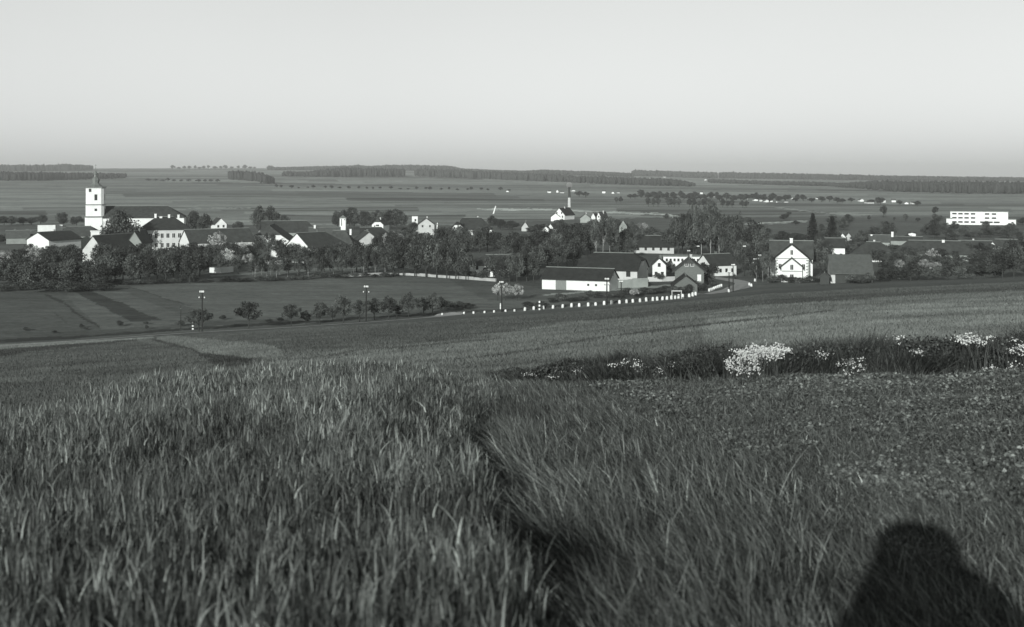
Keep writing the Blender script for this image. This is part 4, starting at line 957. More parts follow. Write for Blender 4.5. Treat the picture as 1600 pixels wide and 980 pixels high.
# central tall group
for px, yb, h_, w_, kd in [(1060, 400, 66, 32, 'broad'), (1074, 402, 70, 32, 'broad'), (1082, 400, 80, 14, 'poplar'), (1088, 400, 78, 13, 'poplar'), (1096, 404, 74, 38, 'birch'), (1110, 404, 86, 36, 'birch'), (1124, 406, 74, 36, 'birch'), (1110, 402, 88, 14, 'poplar'),
                           (1136, 408, 66, 32, 'broad'), (1150, 410, 74, 32, 'broad'), (1164, 412, 60, 32, 'broad'), (1178, 414, 64, 36, 'broad'), (1192, 416, 58, 30, 'broad'), (1160, 425, 48, 28, 'broad'), (1174, 434, 46, 26, 'broad'), (1200, 432, 50, 26, 'broad'), (1048, 396, 40, 28, 'broad'),
                           (1066, 396, 44, 30, 'broad'), (1090, 398, 52, 34, 'broad'), (1118, 398, 56, 34, 'broad'), (1192, 440, 44, 20, 'birch'), (1200, 442, 50, 22, 'birch'), (1182, 441, 36, 16, 'birch'), (1206, 420, 40, 22, 'broad')]:
    tree(px, yb, h_, w_, kd, {'broad': 'big dark tree of the tall group left of the white villa', 'poplar': 'slim poplar top rising out of the tall tree group', 'birch': 'feathery birch in the tall group left of the white villa'}[kd], 'tall trees left of the white villa')
for px, yb, h_, w_ in [(1030, 440, 14, 18), (1004, 445, 12, 18), (985, 447, 10, 24), (970, 449, 10, 20), (1023, 420, 12, 12), (1100, 437, 26, 26), (1112, 432, 20, 26), (1108, 444, 14, 20), (1120, 424, 16, 18), (1088, 456, 18, 20), (1076, 458, 14, 16), (1098, 456, 14, 18), (1064, 460, 12, 16), (1116, 447, 8, 16), (1060, 412, 12, 22), (1082, 412, 16, 16), (1045, 428, 22, 16), (1052, 432, 20, 12)]:
    tree(px, yb, h_, w_, 'bush', 'dark garden bush near the brick house', 'garden bushes round the brick house')
tree(1005, 438, 26, 16, 'open', 'small tree trained against the gable of the largest barn', 'garden bushes round the brick house')
for x in A_(860, 1060, 15): tree(x + random.uniform(-3, 3), 472 - (x - 860) * .07 + random.uniform(-4, 2), random.uniform(6, 13), random.uniform(18, 30), 'bush', 'dark scrub bush on the bank between barns and guard stones', 'scrub on the bank behind the guard stones')
tree(991, 466, 15, 16, 'blossom', 'pale flowering bush on the bank behind the guard stones', 'scrub on the bank behind the guard stones')
for x in (700, 716, 730, 845, 826): tree(x, 483, random.uniform(8, 14), 24, 'bush', 'dark bush behind the first guard stones', 'bushes behind the first guard stones')
# around the villa and to the right
for px, yb, h_, w_, kd in [(1270, 398, 66, 36, 'spruce'), (1300, 398, 61, 38, 'spruce')]: tree(px, yb, h_, w_, kd, 'pointed dark spruce above the roofs right of the villa', 'two spruces right of the villa')
for px, yb, h_, w_ in [(1282, 432, 50, 24), (1290, 420, 44, 24), (1277, 410, 40, 20), (1310, 404, 40, 24), (1222, 385, 22, 34), (1245, 380, 16, 30), (1190, 372, 20, 30), (1340, 386, 20, 26), (1352, 384, 24, 26), (1366, 378, 22, 24), (1385, 374, 26, 22), (1394, 374, 24, 18), (1328, 392, 16, 20), (1418, 380, 12, 20), (1284, 376, 24, 20), (1318, 360, 16, 20), (1300, 360, 22, 22), (1325, 352, 16, 20)]:
    tree(px, yb, h_, w_, 'broad', 'dark tree among the houses right of the villa', 'trees among the right-hand houses')
row(A_(1206, 1300, 15), 442, (8, 14), (16, 24), 'bush', 'low bush at the foot of the white villa', 'bushes at the foot of the villa', jy=1)
row(A_(1335, 1368, 11), 443, (12, 16), (18, 24), 'bush', 'round bush before the boards of the white-edged barn', 'bushes before the white-edged barn', jy=.8)
row(A_(1376, 1560, 15), lambda x: 440 - (x - 1376) * .03, (18, 28), (24, 34), ('bush', 'bush', 'broad'), 'garden bush along the upper field edge on the right', 'bushes along the upper field edge', jy=1)
row(A_(1385, 1560, 19), 424, (24, 32), (26, 34), ('broad', 'bush', 'open'), 'garden tree in the second row on the right', 'garden trees on the right', jy=4)
row(A_(1372, 1600, 24), 409, (16, 24), (24, 32), ('broad', 'bush'), 'garden tree just below the long roofs on the right', 'garden trees on the right', jy=3)
for px, yb, h_, w_ in [(1456, 418, 28, 26), (1445, 426, 20, 24), (1460, 428, 20, 24), (1404, 424, 18, 18), (1550, 426, 18, 16), (1386, 408, 14, 14)]: tree(px, yb, h_, w_, 'blossom', 'pale blossoming tree in the gardens on the right', 'blossoming trees on the right')
for px, yb, h_, w_ in [(1566, 434, 46, 34), (1584, 433, 54, 38), (1604, 432, 56, 40), (1575, 420, 40, 34), (1600, 415, 44, 34), (1625, 430, 52, 38)]: tree(px, yb, h_, w_, 'broad', 'tall dark tree at the right edge of the picture', 'dark trees at the right edge')
row(A_(1448, 1600, 14), 372, (12, 24), (18, 26), ('broad', 'bush'), 'tree on the slope below the white school', 'trees below the white school', jy=5)
for px, yb, h_, w_ in [(1458, 368, 22, 26), (1466, 352, 16, 16), (1491, 362, 14, 16), (1541, 358, 12, 12), (1580, 360, 12, 14), (1598, 352, 12, 14), (1475, 364, 16, 18)]: tree(px, yb, h_, w_, 'broad', 'dark round tree close to the white school', 'trees below the white school')
# open land beyond
for px, yb, h_, w_ in [(1380, 340, 17, 12), (1461, 336, 11, 10), (1461, 345, 9, 10), (1415, 345, 9, 8), (1434, 347, 6, 7), (1358, 345, 7, 6), (1397, 345, 5, 5), (963, 318, 9, 6.5), (970, 318, 9, 7), (1378, 352, 5, 6), (1225, 345, 9, 14), (1168, 350, 9, 18), (1150, 348, 7, 14), (1100, 330, 3, 4), (1243, 352, 6, 12), (1232, 338, 6, 9)]:
    tree(px, yb, h_, w_, 'far', 'lone tree in the open fields beyond the village', 'lone trees beyond the village')
for px in [1013, 1021, 1028, 1045, 1049, 1054, 1061, 1077, 1085, 1093, 1099, 1104, 1108, 1114, 1129, 1137, 1144, 1160, 1166]:
    tree(px, 323 + (px - 1013) * .012, random.uniform(9, 13), random.uniform(7, 10), 'far', 'small tree in the clipped row along the far lane', 'clipped trees along the far lane')
for px in list(A_(428, 800, 13)): tree(px + random.uniform(-4, 4), 294 + (px - 430) * .012 + random.uniform(-.5, .5), random.uniform(2.2, 5), random.uniform(3.5, 7), 'far', 'tiny tree in the dotted line across the far fields', 'dotted tree line across the far fields')
for px in [905, 915, 985, 992, 1002, 1014, 1022, 1031, 1042, 1052, 1066, 1078, 1086, 1100, 1112, 1124, 1135, 1146, 1157, 1170, 1181, 1192, 1205, 1217, 1228, 1246, 1255, 1268, 1284, 1296, 1308, 1316, 1330, 1362, 1372, 1376, 1405, 1433]:
    tree(px, 307 + (px - 900) * .026 + random.uniform(-2, 2), random.uniform(5, 11), random.uniform(8, 14), 'far', 'small round tree among the houses of the far village', 'trees of the far village')
for px, yb, h_, w_ in [(1002 + i * 8.2 + (i * 37 % 5), 309 + (i * 53 % 7) * .8 + i * .12, 5 + (i * 29 % 6), 8 + (i * 31 % 7)) for i in range(30)]:
    tree(px, yb, h_, w_, 'far', 'small round tree among the houses of the far village', 'trees of the far village')
for px in [232, 243, 255, 262, 272, 283, 295, 310, 320, 330, 340]: tree(px, 283 + (px - 230) * .02, random.uniform(2.5, 5), random.uniform(6, 12), 'far', 'tiny bush in the short hedge on the left far hill', 'hedge on the left far hill')
# far skyline specks
for px in [270, 280, 288, 296, 305, 312, 318, 326, 336, 345, 352, 362, 372, 382, 391, 398, 420, 424]:
    tree(px, 264.6, random.uniform(3, 6), random.uniform(5, 9), 'far', 'tiny tree on the left skyline', 'trees on the left skyline')
for (g_, d_), L_ in PLANTED.items():
    L_.sort(key=lambda t: t[0])
    for i, (x, o) in enumerate(L_):
        o['label'] = d_ if len(L_) == 1 else '%s, %s from the left' % (d_, ordinal(i + 1))

def distant_trees():
    Vs = []; Ts = []; tv = MB()
    for x, y, z, w_, h, a, vi in DISTANT:
        me = VAR['far'][vi][0]; v = np.empty(len(me.vertices) * 3, np.float32); me.vertices.foreach_get('co', v); v = v.reshape(-1, 3)
        t = np.empty(len(v), np.float32); me.attributes['tone'].data.foreach_get('value', t); c, s_ = math.cos(a), math.sin(a)
        Vs.append(np.stack([(v[:, 0] * c - v[:, 1] * s_) * w_ + x, (v[:, 0] * s_ + v[:, 1] * c) * w_ + y, v[:, 2] * h + z], 1)); Ts.append(t)
        tv.tube([(x, y, z - .5), (x, y, z + h * .6)], [w_ * .04, w_ * .02], 5)
    V = np.concatenate(Vs); nq = len(V) // 4
    mt = tv.mesh('stems', 'bark'); tV = np.array([q.co[:] for q in mt.vertices]); tQ = [tuple(p.vertices) for p in mt.polygons if len(p.vertices) == 4]
    Q = np.concatenate([np.arange(nq * 4).reshape(-1, 4), np.array(tQ) + len(V)]); V = np.concatenate([V, tV]); T = np.concatenate(Ts + [np.full(len(tV), .8)])
    o = bpy.data.objects.new('distant_trees', np_mesh('distant_trees', V, Q, 'leaf_dark', T)); col.objects.link(o)
    tag(o, 'scattered tiny trees of the far village, far hedges and left skyline', 'trees', kind='stuff')
distant_trees()
# --- far houses
FH = [(858, 301.5, 5, 4), (871, 301, 4, 4), (878, 302, 6, 3), (895, 299, 7, 2), (943.5, 302, 5, 5), (958, 302.5, 5, 2.5), (966, 302, 4, 2.5), (1062, 305.5, 6, 3.5), (1096, 303, 4, 4), (1118, 308, 5, 4), (1140, 308, 5, 3.5), (1152, 309.5, 3, 4), (1168, 311, 3, 3.5),
      (1180, 314, 8, 3.5), (1189, 315, 5, 5), (1197, 316, 7, 4), (1205, 315.5, 4, 4), (1217, 316.5, 11, 3), (1228, 316.5, 6, 2.6), (1237, 312, 5, 3), (1277, 311, 4, 2.5), (1345, 315, 8, 4), (1358, 318, 12, 3), (1380, 316.5, 6, 5), (1396, 316, 6, 5), (1416, 319, 7, 3), (1426, 319, 6, 3.5),
      (793, 300, 5, 2), (1018, 280, 5, 2.2), (1025, 280, 4, 2), (1038, 277.5, 4, 1.8), (1102, 282, 4, 2), (480, 269.5, 3, 2), (327, 263, 4, 3), (316, 263, 2.4, 2.5)]
for i, (px, yb, w_, h_) in enumerate(FH):
    p = gp(px, yb); k = p.y / F; root = empty('far_house', p, random.uniform(-.3, .3) - (PI / 2 if i % 2 else 0)); Wd = w_ * k; Hh = h_ * k
    body(root, Wd * (1 if i % 2 == 0 else 1.0), Wd * .8, Hh * .62, Hh * .4, wall='white_plaster' if i % 4 != 2 else 'pale_plaster', roof='grey_tile', ridge=False, o=.3)
    tag(root, '%s tiny house from the left among the scattered far houses beyond the village' % ordinal(i + 1), 'house', 'far houses beyond the village')
srt = sorted([o for o in sc.objects if o.name.startswith('far_house')], key=lambda o: o.location.x / o.location.y)
for i, o in enumerate(srt): o['label'] = 'tiny far house beyond the village, %s from the left of the scattered ones' % ordinal(i + 1)

# --- far woods, each one closed mass of crowns
ico_v = ico_f = None
def ico():
    t = (1 + 5 ** .5) / 2
    v = np.array([(-1, t, 0), (1, t, 0), (-1, -t, 0), (1, -t, 0), (0, -1, t), (0, 1, t), (0, -1, -t), (0, 1, -t), (t, 0, -1), (t, 0, 1), (-t, 0, -1), (-t, 0, 1)], float); v /= np.linalg.norm(v[0])
    f = [(0, 11, 5), (0, 5, 1), (0, 1, 7), (0, 7, 10), (0, 10, 11), (1, 5, 9), (5, 11, 4), (11, 10, 2), (10, 7, 6), (7, 1, 8), (3, 9, 4), (3, 4, 2), (3, 2, 6), (3, 6, 8), (3, 8, 9), (4, 9, 5), (2, 4, 11), (6, 2, 10), (8, 6, 7), (9, 8, 1)]
    return v, np.array(f)
def wood(name, label, bot, top, depth, dens=1.0):
    r = np.random.default_rng(len(label) + abs(int(bot[0][0]))); iv, if_ = ico(); V = []; Fs = []; n0 = 0
    x0, x1 = bot[0][0], bot[-1][0]; bx, by = zip(*bot); tx, ty = zip(*top); px = x0
    while px < x1:
        yb = np.interp(px, bx, by); p = gp(px, yb); k = p.y / F; hm = max((yb - np.interp(px, tx, ty)) * k, 5)
        for j in range(4):
            d = p.y + (j + r.random()) * depth / 4; x = (px - 800) / F * d + r.normal(0, 2); z = float(H0(np.array([x]), np.array([d]))[0])
            hh = hm * r.uniform(.86, 1.08); ww_ = r.uniform(2.6, 4.4) * max(1, p.y / 2600)
            v = iv * (1 + r.normal(0, .13, (12, 1))); v = v * [ww_, ww_, hh * .56] + [x, d + r.normal(0, 6), z + hh * .48]
            V.append(v); Fs.append(if_ + n0); n0 += 12
        px += 2.9 / k / dens * r.uniform(.7, 1.3) * max(1, p.y / 2600)
    V = np.concatenate(V); Fs = np.concatenate(Fs); me = bpy.data.meshes.new(name); me.from_pydata(V.tolist(), [], Fs.tolist()); me.materials.append(MATS['far_wood']); me.update()
    o = bpy.data.objects.new(name, me); col.objects.link(o); tag(o, label, 'wood', kind='stuff')
wood('wood', 'dark wood on the skyline farthest left', [(-60, 268), (60, 268), (143, 267)], [(-60, 258), (90, 257.5), (100, 256), (143, 259)], 300)
wood('wood', 'lower dark wood left of the church spire', [(-60, 282), (60, 283), (120, 281), (193, 279)], [(-60, 268), (80, 270), (193, 272)], 220)
wood('wood', 'dark wedge shaped wood left of centre on the far slope', [(360, 281), (400, 284), (415, 288), (428, 287)], [(360, 267), (400, 269), (428, 277)], 200)
wood('wood', 'long dark wood on the far slope above the village centre', [(443, 276), (500, 277), (633, 277)], [(443, 269), (480, 269), (540, 262), (633, 265)], 260)
wood('wood', 'pale skyline wood above the village centre', [(420, 266), (560, 266), (700, 268), (810, 270)], [(420, 261.5), (545, 259), (560, 258), (575, 260), (620, 258), (700, 259.5), (725, 264), (810, 267)], 400)
wood('wood', 'longest wood band right of the skyline centre', [(652, 276), (760, 280), (900, 286), (1000, 290), (1083, 292)], [(652, 265), (720, 266), (900, 275), (1000, 278), (1060, 282), (1083, 286)], 260)
wood('wood', 'thin skyline wood right of the chimney', [(800, 273), (900, 274), (990, 277)], [(800, 268), (850, 266), (920, 268), (990, 271)], 400)
wood('wood', 'skyline wood with a flat top right of centre', [(990, 275), (1120, 279)], [(990, 265.5), (1120, 269.5)], 350)
wood('wood', 'long skyline wood reaching the right edge', [(1126, 279), (1400, 283), (1680, 284)], [(1126, 269), (1400, 275), (1680, 278)], 350)
wood('wood', 'thin wood strip below the right skyline', [(1110, 286), (1200, 289), (1310, 292)], [(1110, 280), (1200, 283), (1310, 286)], 160)
wood('wood', 'broad dark wood across the right far slope', [(1310, 293), (1400, 300), (1500, 303), (1680, 304)], [(1310, 287), (1400, 284), (1500, 285), (1680, 286)], 380, 1.3)

BANK = lambda X: np.interp(X, [-1.2, 1.2, 4.1, 7.9, 12, 16], [25.5, 23.6, 20.4, 19.2, 19, 19.5])
# ------------------------------------------------------------------ grass, wheat, weeds
def blades(P, hgt, wid, lean, tone, seg=3, az=None):
    """P (n,3) feet; hgt, wid (n); lean (n,2) horizontal offset of the tip as a share of height"""
    n = len(P); az = rng.uniform(0, 2 * PI, n) if az is None else az
    side = np.stack([np.cos(az), np.sin(az), np.zeros(n)], 1); V = np.empty((n, seg + 1, 2, 3)); T = np.empty((n, seg + 1, 2))
    for s in range(seg + 1):
        t = s / seg; wv = (wid * (1 - t ** 1.6) * .5 + .0006)[:, None] * side
        c = P.copy(); c[:, :2] += lean * (hgt * t ** 1.8)[:, None]; c[:, 2] += hgt * (t - .22 * t * t * np.clip(np.linalg.norm(lean, axis=1), 0, 2))
        V[:, s, 0] = c - wv; V[:, s, 1] = c + wv; T[:, s] = tone[:, None]
    i = np.arange(n)[:, None] * (seg + 1) * 2 + np.arange(seg)[None, :] * 2
    Q = np.stack([i, i + 1, i + 3, i + 2], -1).reshape(-1, 4)
    return V.reshape(-1, 3), Q, T.ravel()
class Acc:
    def __init__(s): s.V = []; s.Q = []; s.T = []; s.n = 0
    def add(s, vqt): V, Q, T = vqt; s.V.append(V); s.Q.append(Q + s.n); s.T.append(T); s.n += len(V)
    def build(s, name, label, m='blade'):
        o = bpy.data.objects.new(name, np_mesh(name, np.concatenate(s.V), np.concatenate(s.Q), m, np.concatenate(s.T))); col.objects.link(o)
        tag(o, label, name.replace('_', ' '), kind='stuff'); return o
def scatter(n, ymin, ymax, power, xl, xr):
    """random feet in the view wedge; power > 0 crowds them to the near side"""
    u = rng.random(n); Y = (ymin ** (1 - power) + u * (ymax ** (1 - power) - ymin ** (1 - power))) ** (1 / (1 - power)) if power != 1 else ymin * (ymax / ymin) ** u
    a, b = xl(Y), xr(Y); X = a + rng.random(n) * (b - a); return X, Y
fur = lambda Y: .33 - .045 * Y
def wheat():
    A = Acc()
    def patchn(X, Y): return noise2(X, Y, .8, 31) * .6 + noise2(X, Y, .25, 32) * .4
    for n, y0, y1, pw_, wf in ((80000, 1.9, 9, .6, .8), (85000, 9, 16, .2, 1.2), (80000, 16, 27, 0, 1.8)):
        X, Y = scatter(n, y0, y1, pw_, lambda Y: np.maximum(-.46 * Y - .6, -6.4 + .15 * np.sin(Y * 2)), lambda Y: fur(Y) - .02 + .10 * np.sin(Y * 2.1) * np.sin(Y * .7) + .30 * np.clip((Y - 13) / 6, 0, 1))
        z = H(X, Y); pn = patchn(X, Y); h = rng.normal(.60, .07, n) * (.80 + .4 * pn) * np.where(Y > 24.5, .85, 1)
        P = np.stack([X, Y, z], 1); big_ = noise2(X, Y, 2.3, 33); h = h * (.88 + .24 * big_); base = np.exp(rng.normal(-2.62, .80, n)) * (.45 + .7 * pn + .5 * big_); P[:, 2] = z
        base = np.clip(base, .015, .26); st = rng.random(n) < .3
        tt_ = np.clip((Y - 16) / 8, 0, 1) * np.clip((X - fur(Y) + 2.2) / 2.2, 0, 1); P_h = (1 - .5 * tt_) * (1 - .42 * np.clip((Y - 7) / 4, 0, 1) * np.clip(1.1 - (fur(Y) - X) / 1.0, 0, 1)); h = h * P_h; lean = rng.normal(0, .06, (n, 2)); lean[:, 0] += .0
        lean = np.where(st[:, None], lean * .6, lean + np.clip(rng.normal(0, .11, (n, 2)), -.24, .24))
        A.add(blades(P, np.where(st, h * 1.08, h * rng.uniform(.7, 1.05, n)), np.where(st, .0045, .0095) * wf, lean, np.where(st, base * .9, base * .55), 3))  # standing blades darkened in colour to imitate shaded gaps in the crop
        m = int(n * 1.6); k = rng.integers(0, n, m); Q_ = P[k].copy(); Q_[:, 2] += h[k] * rng.uniform(.45, .95, m); Q_[:, :2] += rng.normal(0, .03, (m, 2)); lt = np.clip(np.exp(rng.normal(-2.05, .55, m)), .02, .36) * np.clip(.25 + 1.5 * (pn[k] - .15) + .25 * (big_[k] - .5), .15, 1.5)     # leaves leaving the stalks; tone patches imitate shaded pockets
        le = rng.normal(0, 1, (m, 2)); le /= np.linalg.norm(le, axis=1)[:, None]
        A.add(blades(Q_, rng.uniform(.06, .17, m), np.full(m, .0085 * wf), le * (np.abs(rng.normal(0, .35, m)) + .08)[:, None], lt, 3))
    A.build('wheat', 'tall standing green wheat filling the lower left foreground')
wheat()
def meadow():
    A = Acc()
    for n, y0, y1, pw_, wf in ((60000, 2.0, 8, .6, 1), (66000, 8, 26, .3, 1.7)):
        X, Y = scatter(n, y0, y1, pw_, lambda Y: fur(Y) + .10 + .16 * np.sin(Y * 1.7) * np.sin(Y * .6 + 1) - .12 * np.clip((Y - 7) / 4, 0, 1) - .6 * np.clip((Y - 13) / 6, 0, 1), lambda Y: fur(Y) + 3.2 + .03 * Y)
        q = (X - fur(Y)) / 2.3; pn = noise2(X, Y, .5, 41); h = np.maximum(.52 - .34 * np.clip(q, 0, 1) ** 1.4, 0) * (1 + .2 * np.clip((Y - 8) / 4, 0, 1) * (q < .25)) * rng.uniform(.6, 1.15, n) * (.75 + .5 * pn) * np.clip(1.25 - Y / 30, .5, 1)
        P = np.stack([X, Y, H(X, Y)], 1); lean = rng.normal(0, .30, (n, 2)) + [-.38, -.1]
        A.add(blades(P, h, rng.uniform(.004, .009, n) * wf, lean, np.exp(rng.normal(-2.5, .62, n)) * (.4 + .6 * pn + .6 * noise2(X, Y, 1.7, 43)), 4))
    n = 150; X, Y = scatter(n, 2.4, 10, .4, lambda Y: fur(Y) - .15, lambda Y: fur(Y) + 2.2); P = np.stack([X, Y, H(X, Y)], 1)
    A.add(blades(P, rng.uniform(.40, .62, n), np.full(n, .006), rng.normal(0, .5, (n, 2)) + [-.4, 0], rng.uniform(.13, .22, n), 5))
    A.build('tall_grass', 'tall leaning grass right of the dark furrow in the foreground')
meadow()
def leafy(n, y0, y1, pw_, xl, xr, size, hmax, tones, name, label, rim=None):
    X, Y = scatter(n, y0, y1, pw_, xl, xr); pn = noise2(X, Y, .45, 51) * .5 + noise2(X, Y, 1.6, 52) * .5
    hh = hmax * (.35 + .9 * pn); z = H(X, Y) + hh * rng.uniform(.25, 1, n) ** .6
    keep = (X - fur(Y) - 1.3 - .03 * Y) > rng.exponential(.5, n) + .9 * (noise2(X, Y, .6, 53) - .3); keep &= (Y < BANK(X) + .2); X, Y, pn, z = X[keep], Y[keep], pn[keep], z[keep]; n = len(X)
    P = np.stack([X, Y, z], 1); N = rng.normal(size=(n, 3)) * .5 + [0, -.25, 1]; N /= np.linalg.norm(N, axis=1)[:, None]
    b = np.cross(N, rng.normal(size=(n, 3))); b /= np.linalg.norm(b, axis=1)[:, None]; c = np.cross(N, b)
    s = (size * np.maximum(1, Y / 12) ** .8 * rng.uniform(.5, 1.4, n))[:, None] if callable(size) is False else size(Y)[:, None]
    V = np.stack([P - b * s * .6, P - c * s * .42, P + b * s * .6, P + c * s * .42], 1).reshape(-1, 3); Q = np.arange(4 * n).reshape(-1, 4)
    T = np.repeat(rng.choice(tones, n) * rng.uniform(.7, 1.3, n) * np.clip(.1 + 1.1 * pn + .9 * noise2(X * .45, Y, .14, 57), .3, 1.9), 4)
    A = Acc(); A.add((V, Q, T)); return A
A = leafy(330000, 3.0, 24.5, .35, lambda Y: fur(Y) + 1.3 + .03 * Y, lambda Y: .46 * Y + 1.2, .030, .16, np.array([.03, .04, .05, .06, .08, .10, .12, .18]), '', '')
n = 60000; X, Y = scatter(n, 3.0, 24, .35, lambda Y: fur(Y) + 1.3 + .03 * Y, lambda Y: .46 * Y + 1.2); k_ = Y < BANK(X); X, Y = X[k_], Y[k_]; n = len(X)
A.add(blades(np.stack([X, Y, H(X, Y)], 1), rng.uniform(.08, .24, n), .006 * np.maximum(1, Y / 8), rng.normal(0, .5, (n, 2)), np.exp(rng.normal(-2.5, .45, n)), 3))
A.build('clover', 'low leafy clover field in the right foreground')
# thin stubble and short crop on the slopes beyond
def slope_crop():
    A = Acc()
    n = 260000; X, Y = scatter(n, 24, 170, .9, lambda Y: -.46 * Y, lambda Y: .46 * Y)
    ok = ~((X > -6.3) & (X < 6) & (Y < 27)); X, Y = X[ok], Y[ok]; n = len(X)
    pn = noise2(X, Y, 2.2, 61) * .6 + .4 * noise2(X, Y * 3.5, 9, 62); h = rng.uniform(.05, .09, n) * (1 + Y / 100) * (.5 + pn); P = np.stack([X, Y, H(X, Y)], 1)
    t = field_tone(X, Y, P[:, 2]) * rng.uniform(.60, .95, n) * (.55 + .9 * pn) / (1 + .45 * np.clip((Y - 80) / 60, 0, 1))
    A.add(blades(P, h, np.minimum(.003 * Y ** .55, .03), rng.normal(0, .5, (n, 2)), t, 2, az=rng.normal(0, .5, n)))
    n = 16000; X, Y = scatter(n, 10, 26, .3, lambda Y: -.46 * Y - 1, lambda Y: np.minimum(-6.3 + 0 * Y, -.2 * Y)); k = X < -6.3; X, Y = X[k], Y[k]; n = len(X)
    P = np.stack([X, Y, H(X, Y)], 1); A.add(blades(P, rng.uniform(.05, .14, n), np.full(n, .015), rng.normal(0, .4, (n, 2)), rng.uniform(.05, .11, n), 2))
    A.build('field_grass', 'short grass and young crop on the slopes beyond the foreground')
slope_crop()
def verge_grass():
    A = Acc(); n = 26000; t = rng.random(n) * (len(VERGE) - 1.001); i = t.astype(int); f = (t - i)[:, None]; W_ = np.array([tuple(v) for v in VERGE])
    P = W_[i] * (1 - f) + W_[i + 1] * f; P[:, 0] += rng.normal(0, .4, n); P[:, 1] += rng.normal(-.2, .8, n); P[:, 2] = H(P[:, 0], P[:, 1])
    A.add(blades(P, rng.uniform(.12, .45, n) * (.3 + noise2(P[:, 0], P[:, 1], 3, 81)), np.full(n, .05), rng.normal(0, .4, (n, 2)), rng.uniform(.03, .09, n), 2))
    A.build('verge_grass', 'rough dark grass on the verge at the feet of the guard stones')
verge_grass()
# the rough bank with its flowers

def bank():
    A = Acc(); n = 90000; X = rng.uniform(-1.2, 12, n); Y = BANK(X) + .5 * (noise2(X, X * 0, .9, 75) - .5) + rng.uniform(-.3, 2.4, n)
    rise = np.interp(X, [-1.2, 0, 1.2, 4, 8, 14], [.20, .30, .40, .58, .60, .60]); pn = noise2(X, Y, .7, 71); p2 = noise2(X, Y, .25, 72)
    h = rise * rng.uniform(.35, 1.1, n) * (.45 + .75 * pn + .35 * p2); P = np.stack([X, Y, H(X, Y)], 1)
    dirn = np.stack([noise2(X, Y, .5, 73) - .5, noise2(X, Y, .5, 74) - .5], 1) * 1.6
    A.add(blades(P, h, rng.uniform(.008, .022, n), rng.normal(0, .35, (n, 2)) + dirn, np.exp(rng.normal(-3.2, .55, n)), 3))
    m = 60000; X = rng.uniform(-.6, 12, m); Y = BANK(X) + rng.uniform(-.2, 2.2, m); rise = np.interp(X, [-1.2, 0, 1.2, 4, 8, 14], [.2, .28, .38, .54, .56, .56])
    P = np.stack([X, Y, H(X, Y) + rise * rng.uniform(.1, 1, m) * (.25 + 1.1 * noise2(X, Y, .55, 76))], 1)
    V = quads(P, np.tile([0, -.3, .6], (m, 1)), .034, 1.7); A.add((V, np.arange(4 * m).reshape(-1, 4), np.repeat(np.exp(rng.normal(-3.15, .5, m)), 4)))
    A.build('weeds', 'dark strip of rank weeds on the bank across the right half')
bank()
def flowers(i, px, y, w_, h_, n, label):
    D = {True: 0}.get(False, None)
    X0 = (px - 800) / F * 20; D = float(BANK(np.array([X0]))[0]) - .15; X0 = (px - 800) / F * D; k = D / F
    cx, cz, rx, rz_ = X0, -(y - HY) * k, w_ * k / 2, h_ * k / 2
    n = int(n * 2.2); m = max(n // 9, 6); a = rng.uniform(0, 2 * PI, m); q_ = np.sqrt(rng.random(m)) * rng.uniform(.6, 1.15, m)
    k_ = rng.integers(0, m, n); sp = rng.normal(0, 1, (n, 2)) * [.045, .022]
    X = cx + (np.cos(a) * q_)[k_] * rx + sp[:, 0]; Z = cz + (np.sin(a) * q_ + .35 * np.cos(a) * q_)[k_] * rz_ + sp[:, 1]
    Y = D + rng.uniform(-.25, .2, m)[k_] + (Z - cz + rz_) * .3 + rng.normal(0, .03, n); Z = np.maximum(Z, H(X, Y) + .04)
    P = np.stack([X, Y, Z], 1); N = np.tile([-.2, -.7, .7], (n, 1)) + rng.normal(0, .5, (n, 3)); N /= np.linalg.norm(N, axis=1)[:, None]
    b = np.cross(N, rng.normal(size=(n, 3))); b /= np.linalg.norm(b, axis=1)[:, None]; c = np.cross(N, b); s = rng.uniform(.006, .017, n)[:, None]
    V = np.stack([P - b * s, P - c * s, P + b * s, P + c * s], 1).reshape(-1, 3)
    root = empty('flower_clump', (cx, D, hz(cx, D))); tag(root, label, 'flowers', 'white flower clumps on the bank')
    V = V - np.array([cx, D, hz(cx, D)])
    me = np_mesh('blossoms', V, np.arange(4 * n).reshape(-1, 4), 'petal'); o = bpy.data.objects.new('blossoms', me); col.objects.link(o); o.parent = root
    m = max(n // 3, 20); k_ = rng.integers(0, n, m); tip = P[k_]; foot = tip.copy(); foot[:, 2] = H(foot[:, 0], foot[:, 1]); hh = np.maximum(tip[:, 2] - foot[:, 2], .03)
    Vv, Qq, Tt = blades(foot, hh, np.full(m, .012), rng.normal(0, .15, (m, 2)), rng.uniform(.03, .07, m), 2); Vv = Vv - np.array([cx, D, hz(cx, D)])
    me = np_mesh('stems', Vv, Qq, 'blade', Tt); o = bpy.data.objects.new('stems', me); col.objects.link(o); o.parent = root
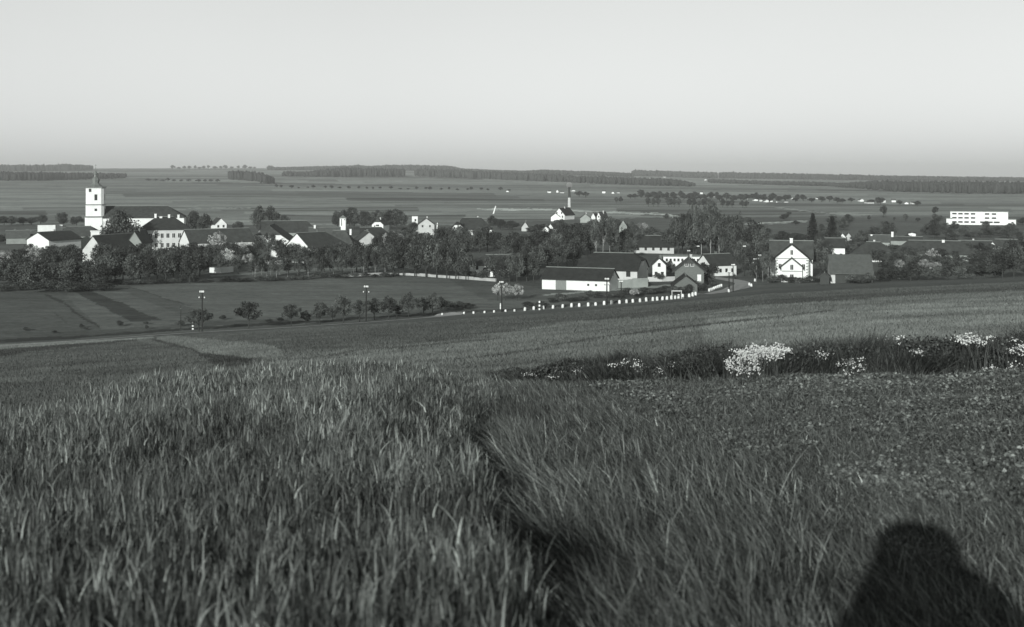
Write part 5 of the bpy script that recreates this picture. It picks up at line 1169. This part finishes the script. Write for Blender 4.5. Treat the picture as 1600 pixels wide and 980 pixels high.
for i, (px, y, w_, h_, n, lb) in enumerate([(1180, 562, 84, 40, 900, 'largest and brightest white flower clump, middle of the bank'), (1212, 549, 56, 16, 260, 'narrow white clump trailing right from the largest one'), (1045, 576, 34, 18, 170, 'white flower clump left of the largest one'),
        (1000, 574, 36, 22, 40, 'thin white speckles left of the second clump'), (965, 566, 24, 10, 20, 'faint speckles high on the bank, left part'), (828, 587, 26, 9, 25, 'leftmost small white clump on the bank'), (866, 585, 18, 10, 16, 'second small white clump from the left on the bank'), (905, 578, 22, 8, 14, 'pale low clump between the small left ones and the middle'),
        (1325, 571, 42, 26, 130, 'rounded white flower clump right of the largest one'), (1280, 553, 30, 14, 22, 'sparse white flowers between the largest and the rounded clump'), (1437, 552, 34, 16, 22, 'sparse white flowers right of the rounded clump'), (1520, 531, 60, 14, 110, 'flat white flower clump high on the bank near the right edge'),
        (1395, 530, 30, 8, 18, 'thin line of white flowers on the crest of the bank'), (1545, 575, 20, 8, 18, 'few white flowers low on the bank at right'), (1592, 545, 26, 18, 50, 'white clump at the right edge, upper'), (1580, 572, 34, 12, 24, 'white clump at the right edge, lower')]):
    flowers(i, px, y, w_, h_, n, lb)

# fence at the gardens
def fence():
    pts = [gp(x, 431 - (x - 300) * .012) for x in A_(395, 600, 14)]; root = empty('garden_fence', pts[0]); tag(root, 'thin wire fence on wooden posts below the village gardens', 'fence')
    for p in pts:
        b = MB(); q = p - pts[0]; b.box(q.x - .09, q.x + .09, q.y - .09, q.y + .09, q.z - .3, q.z + 1.6); b.build('post', 'grey_wood', root)
    w_ = MB()
    for z in (.8, 1.35): w_.tube([(p - pts[0]) + Vector((0, -.1, z)) for p in pts], [.025] * len(pts), 4)
    w_.build('wire', 'pole_wood', root)
fence()

# ------------------------------------------------------------------ the air
def haze():
    b = MB(); b.box(-8900, 8900, -8900, 9500, -75, 60)
    o = b.build('haze', 'stone'); o.data.materials.clear()
    m = bpy.data.materials.new('haze'); m.use_nodes = True; n = m.node_tree.nodes; n.remove(n['Principled BSDF'])
    pv = n.new('ShaderNodeVolumePrincipled'); pv.inputs['Density'].default_value = HAZE; pv.inputs['Color'].default_value = (.93, .96, .94, 1); pv.inputs['Anisotropy'].default_value = 0.0
    m.node_tree.links.new(pv.outputs[0], n['Material Output'].inputs['Volume']); o.data.materials.append(m)
    tag(o, 'thin pale haze over the valley', kind='stuff')
HAZE = 0.00010
haze()
for o in sc.objects:
    if '_dims' in o: del o['_dims']
print('OBJECTS', len(sc.objects), 'SKY', SKY_STRENGTH)
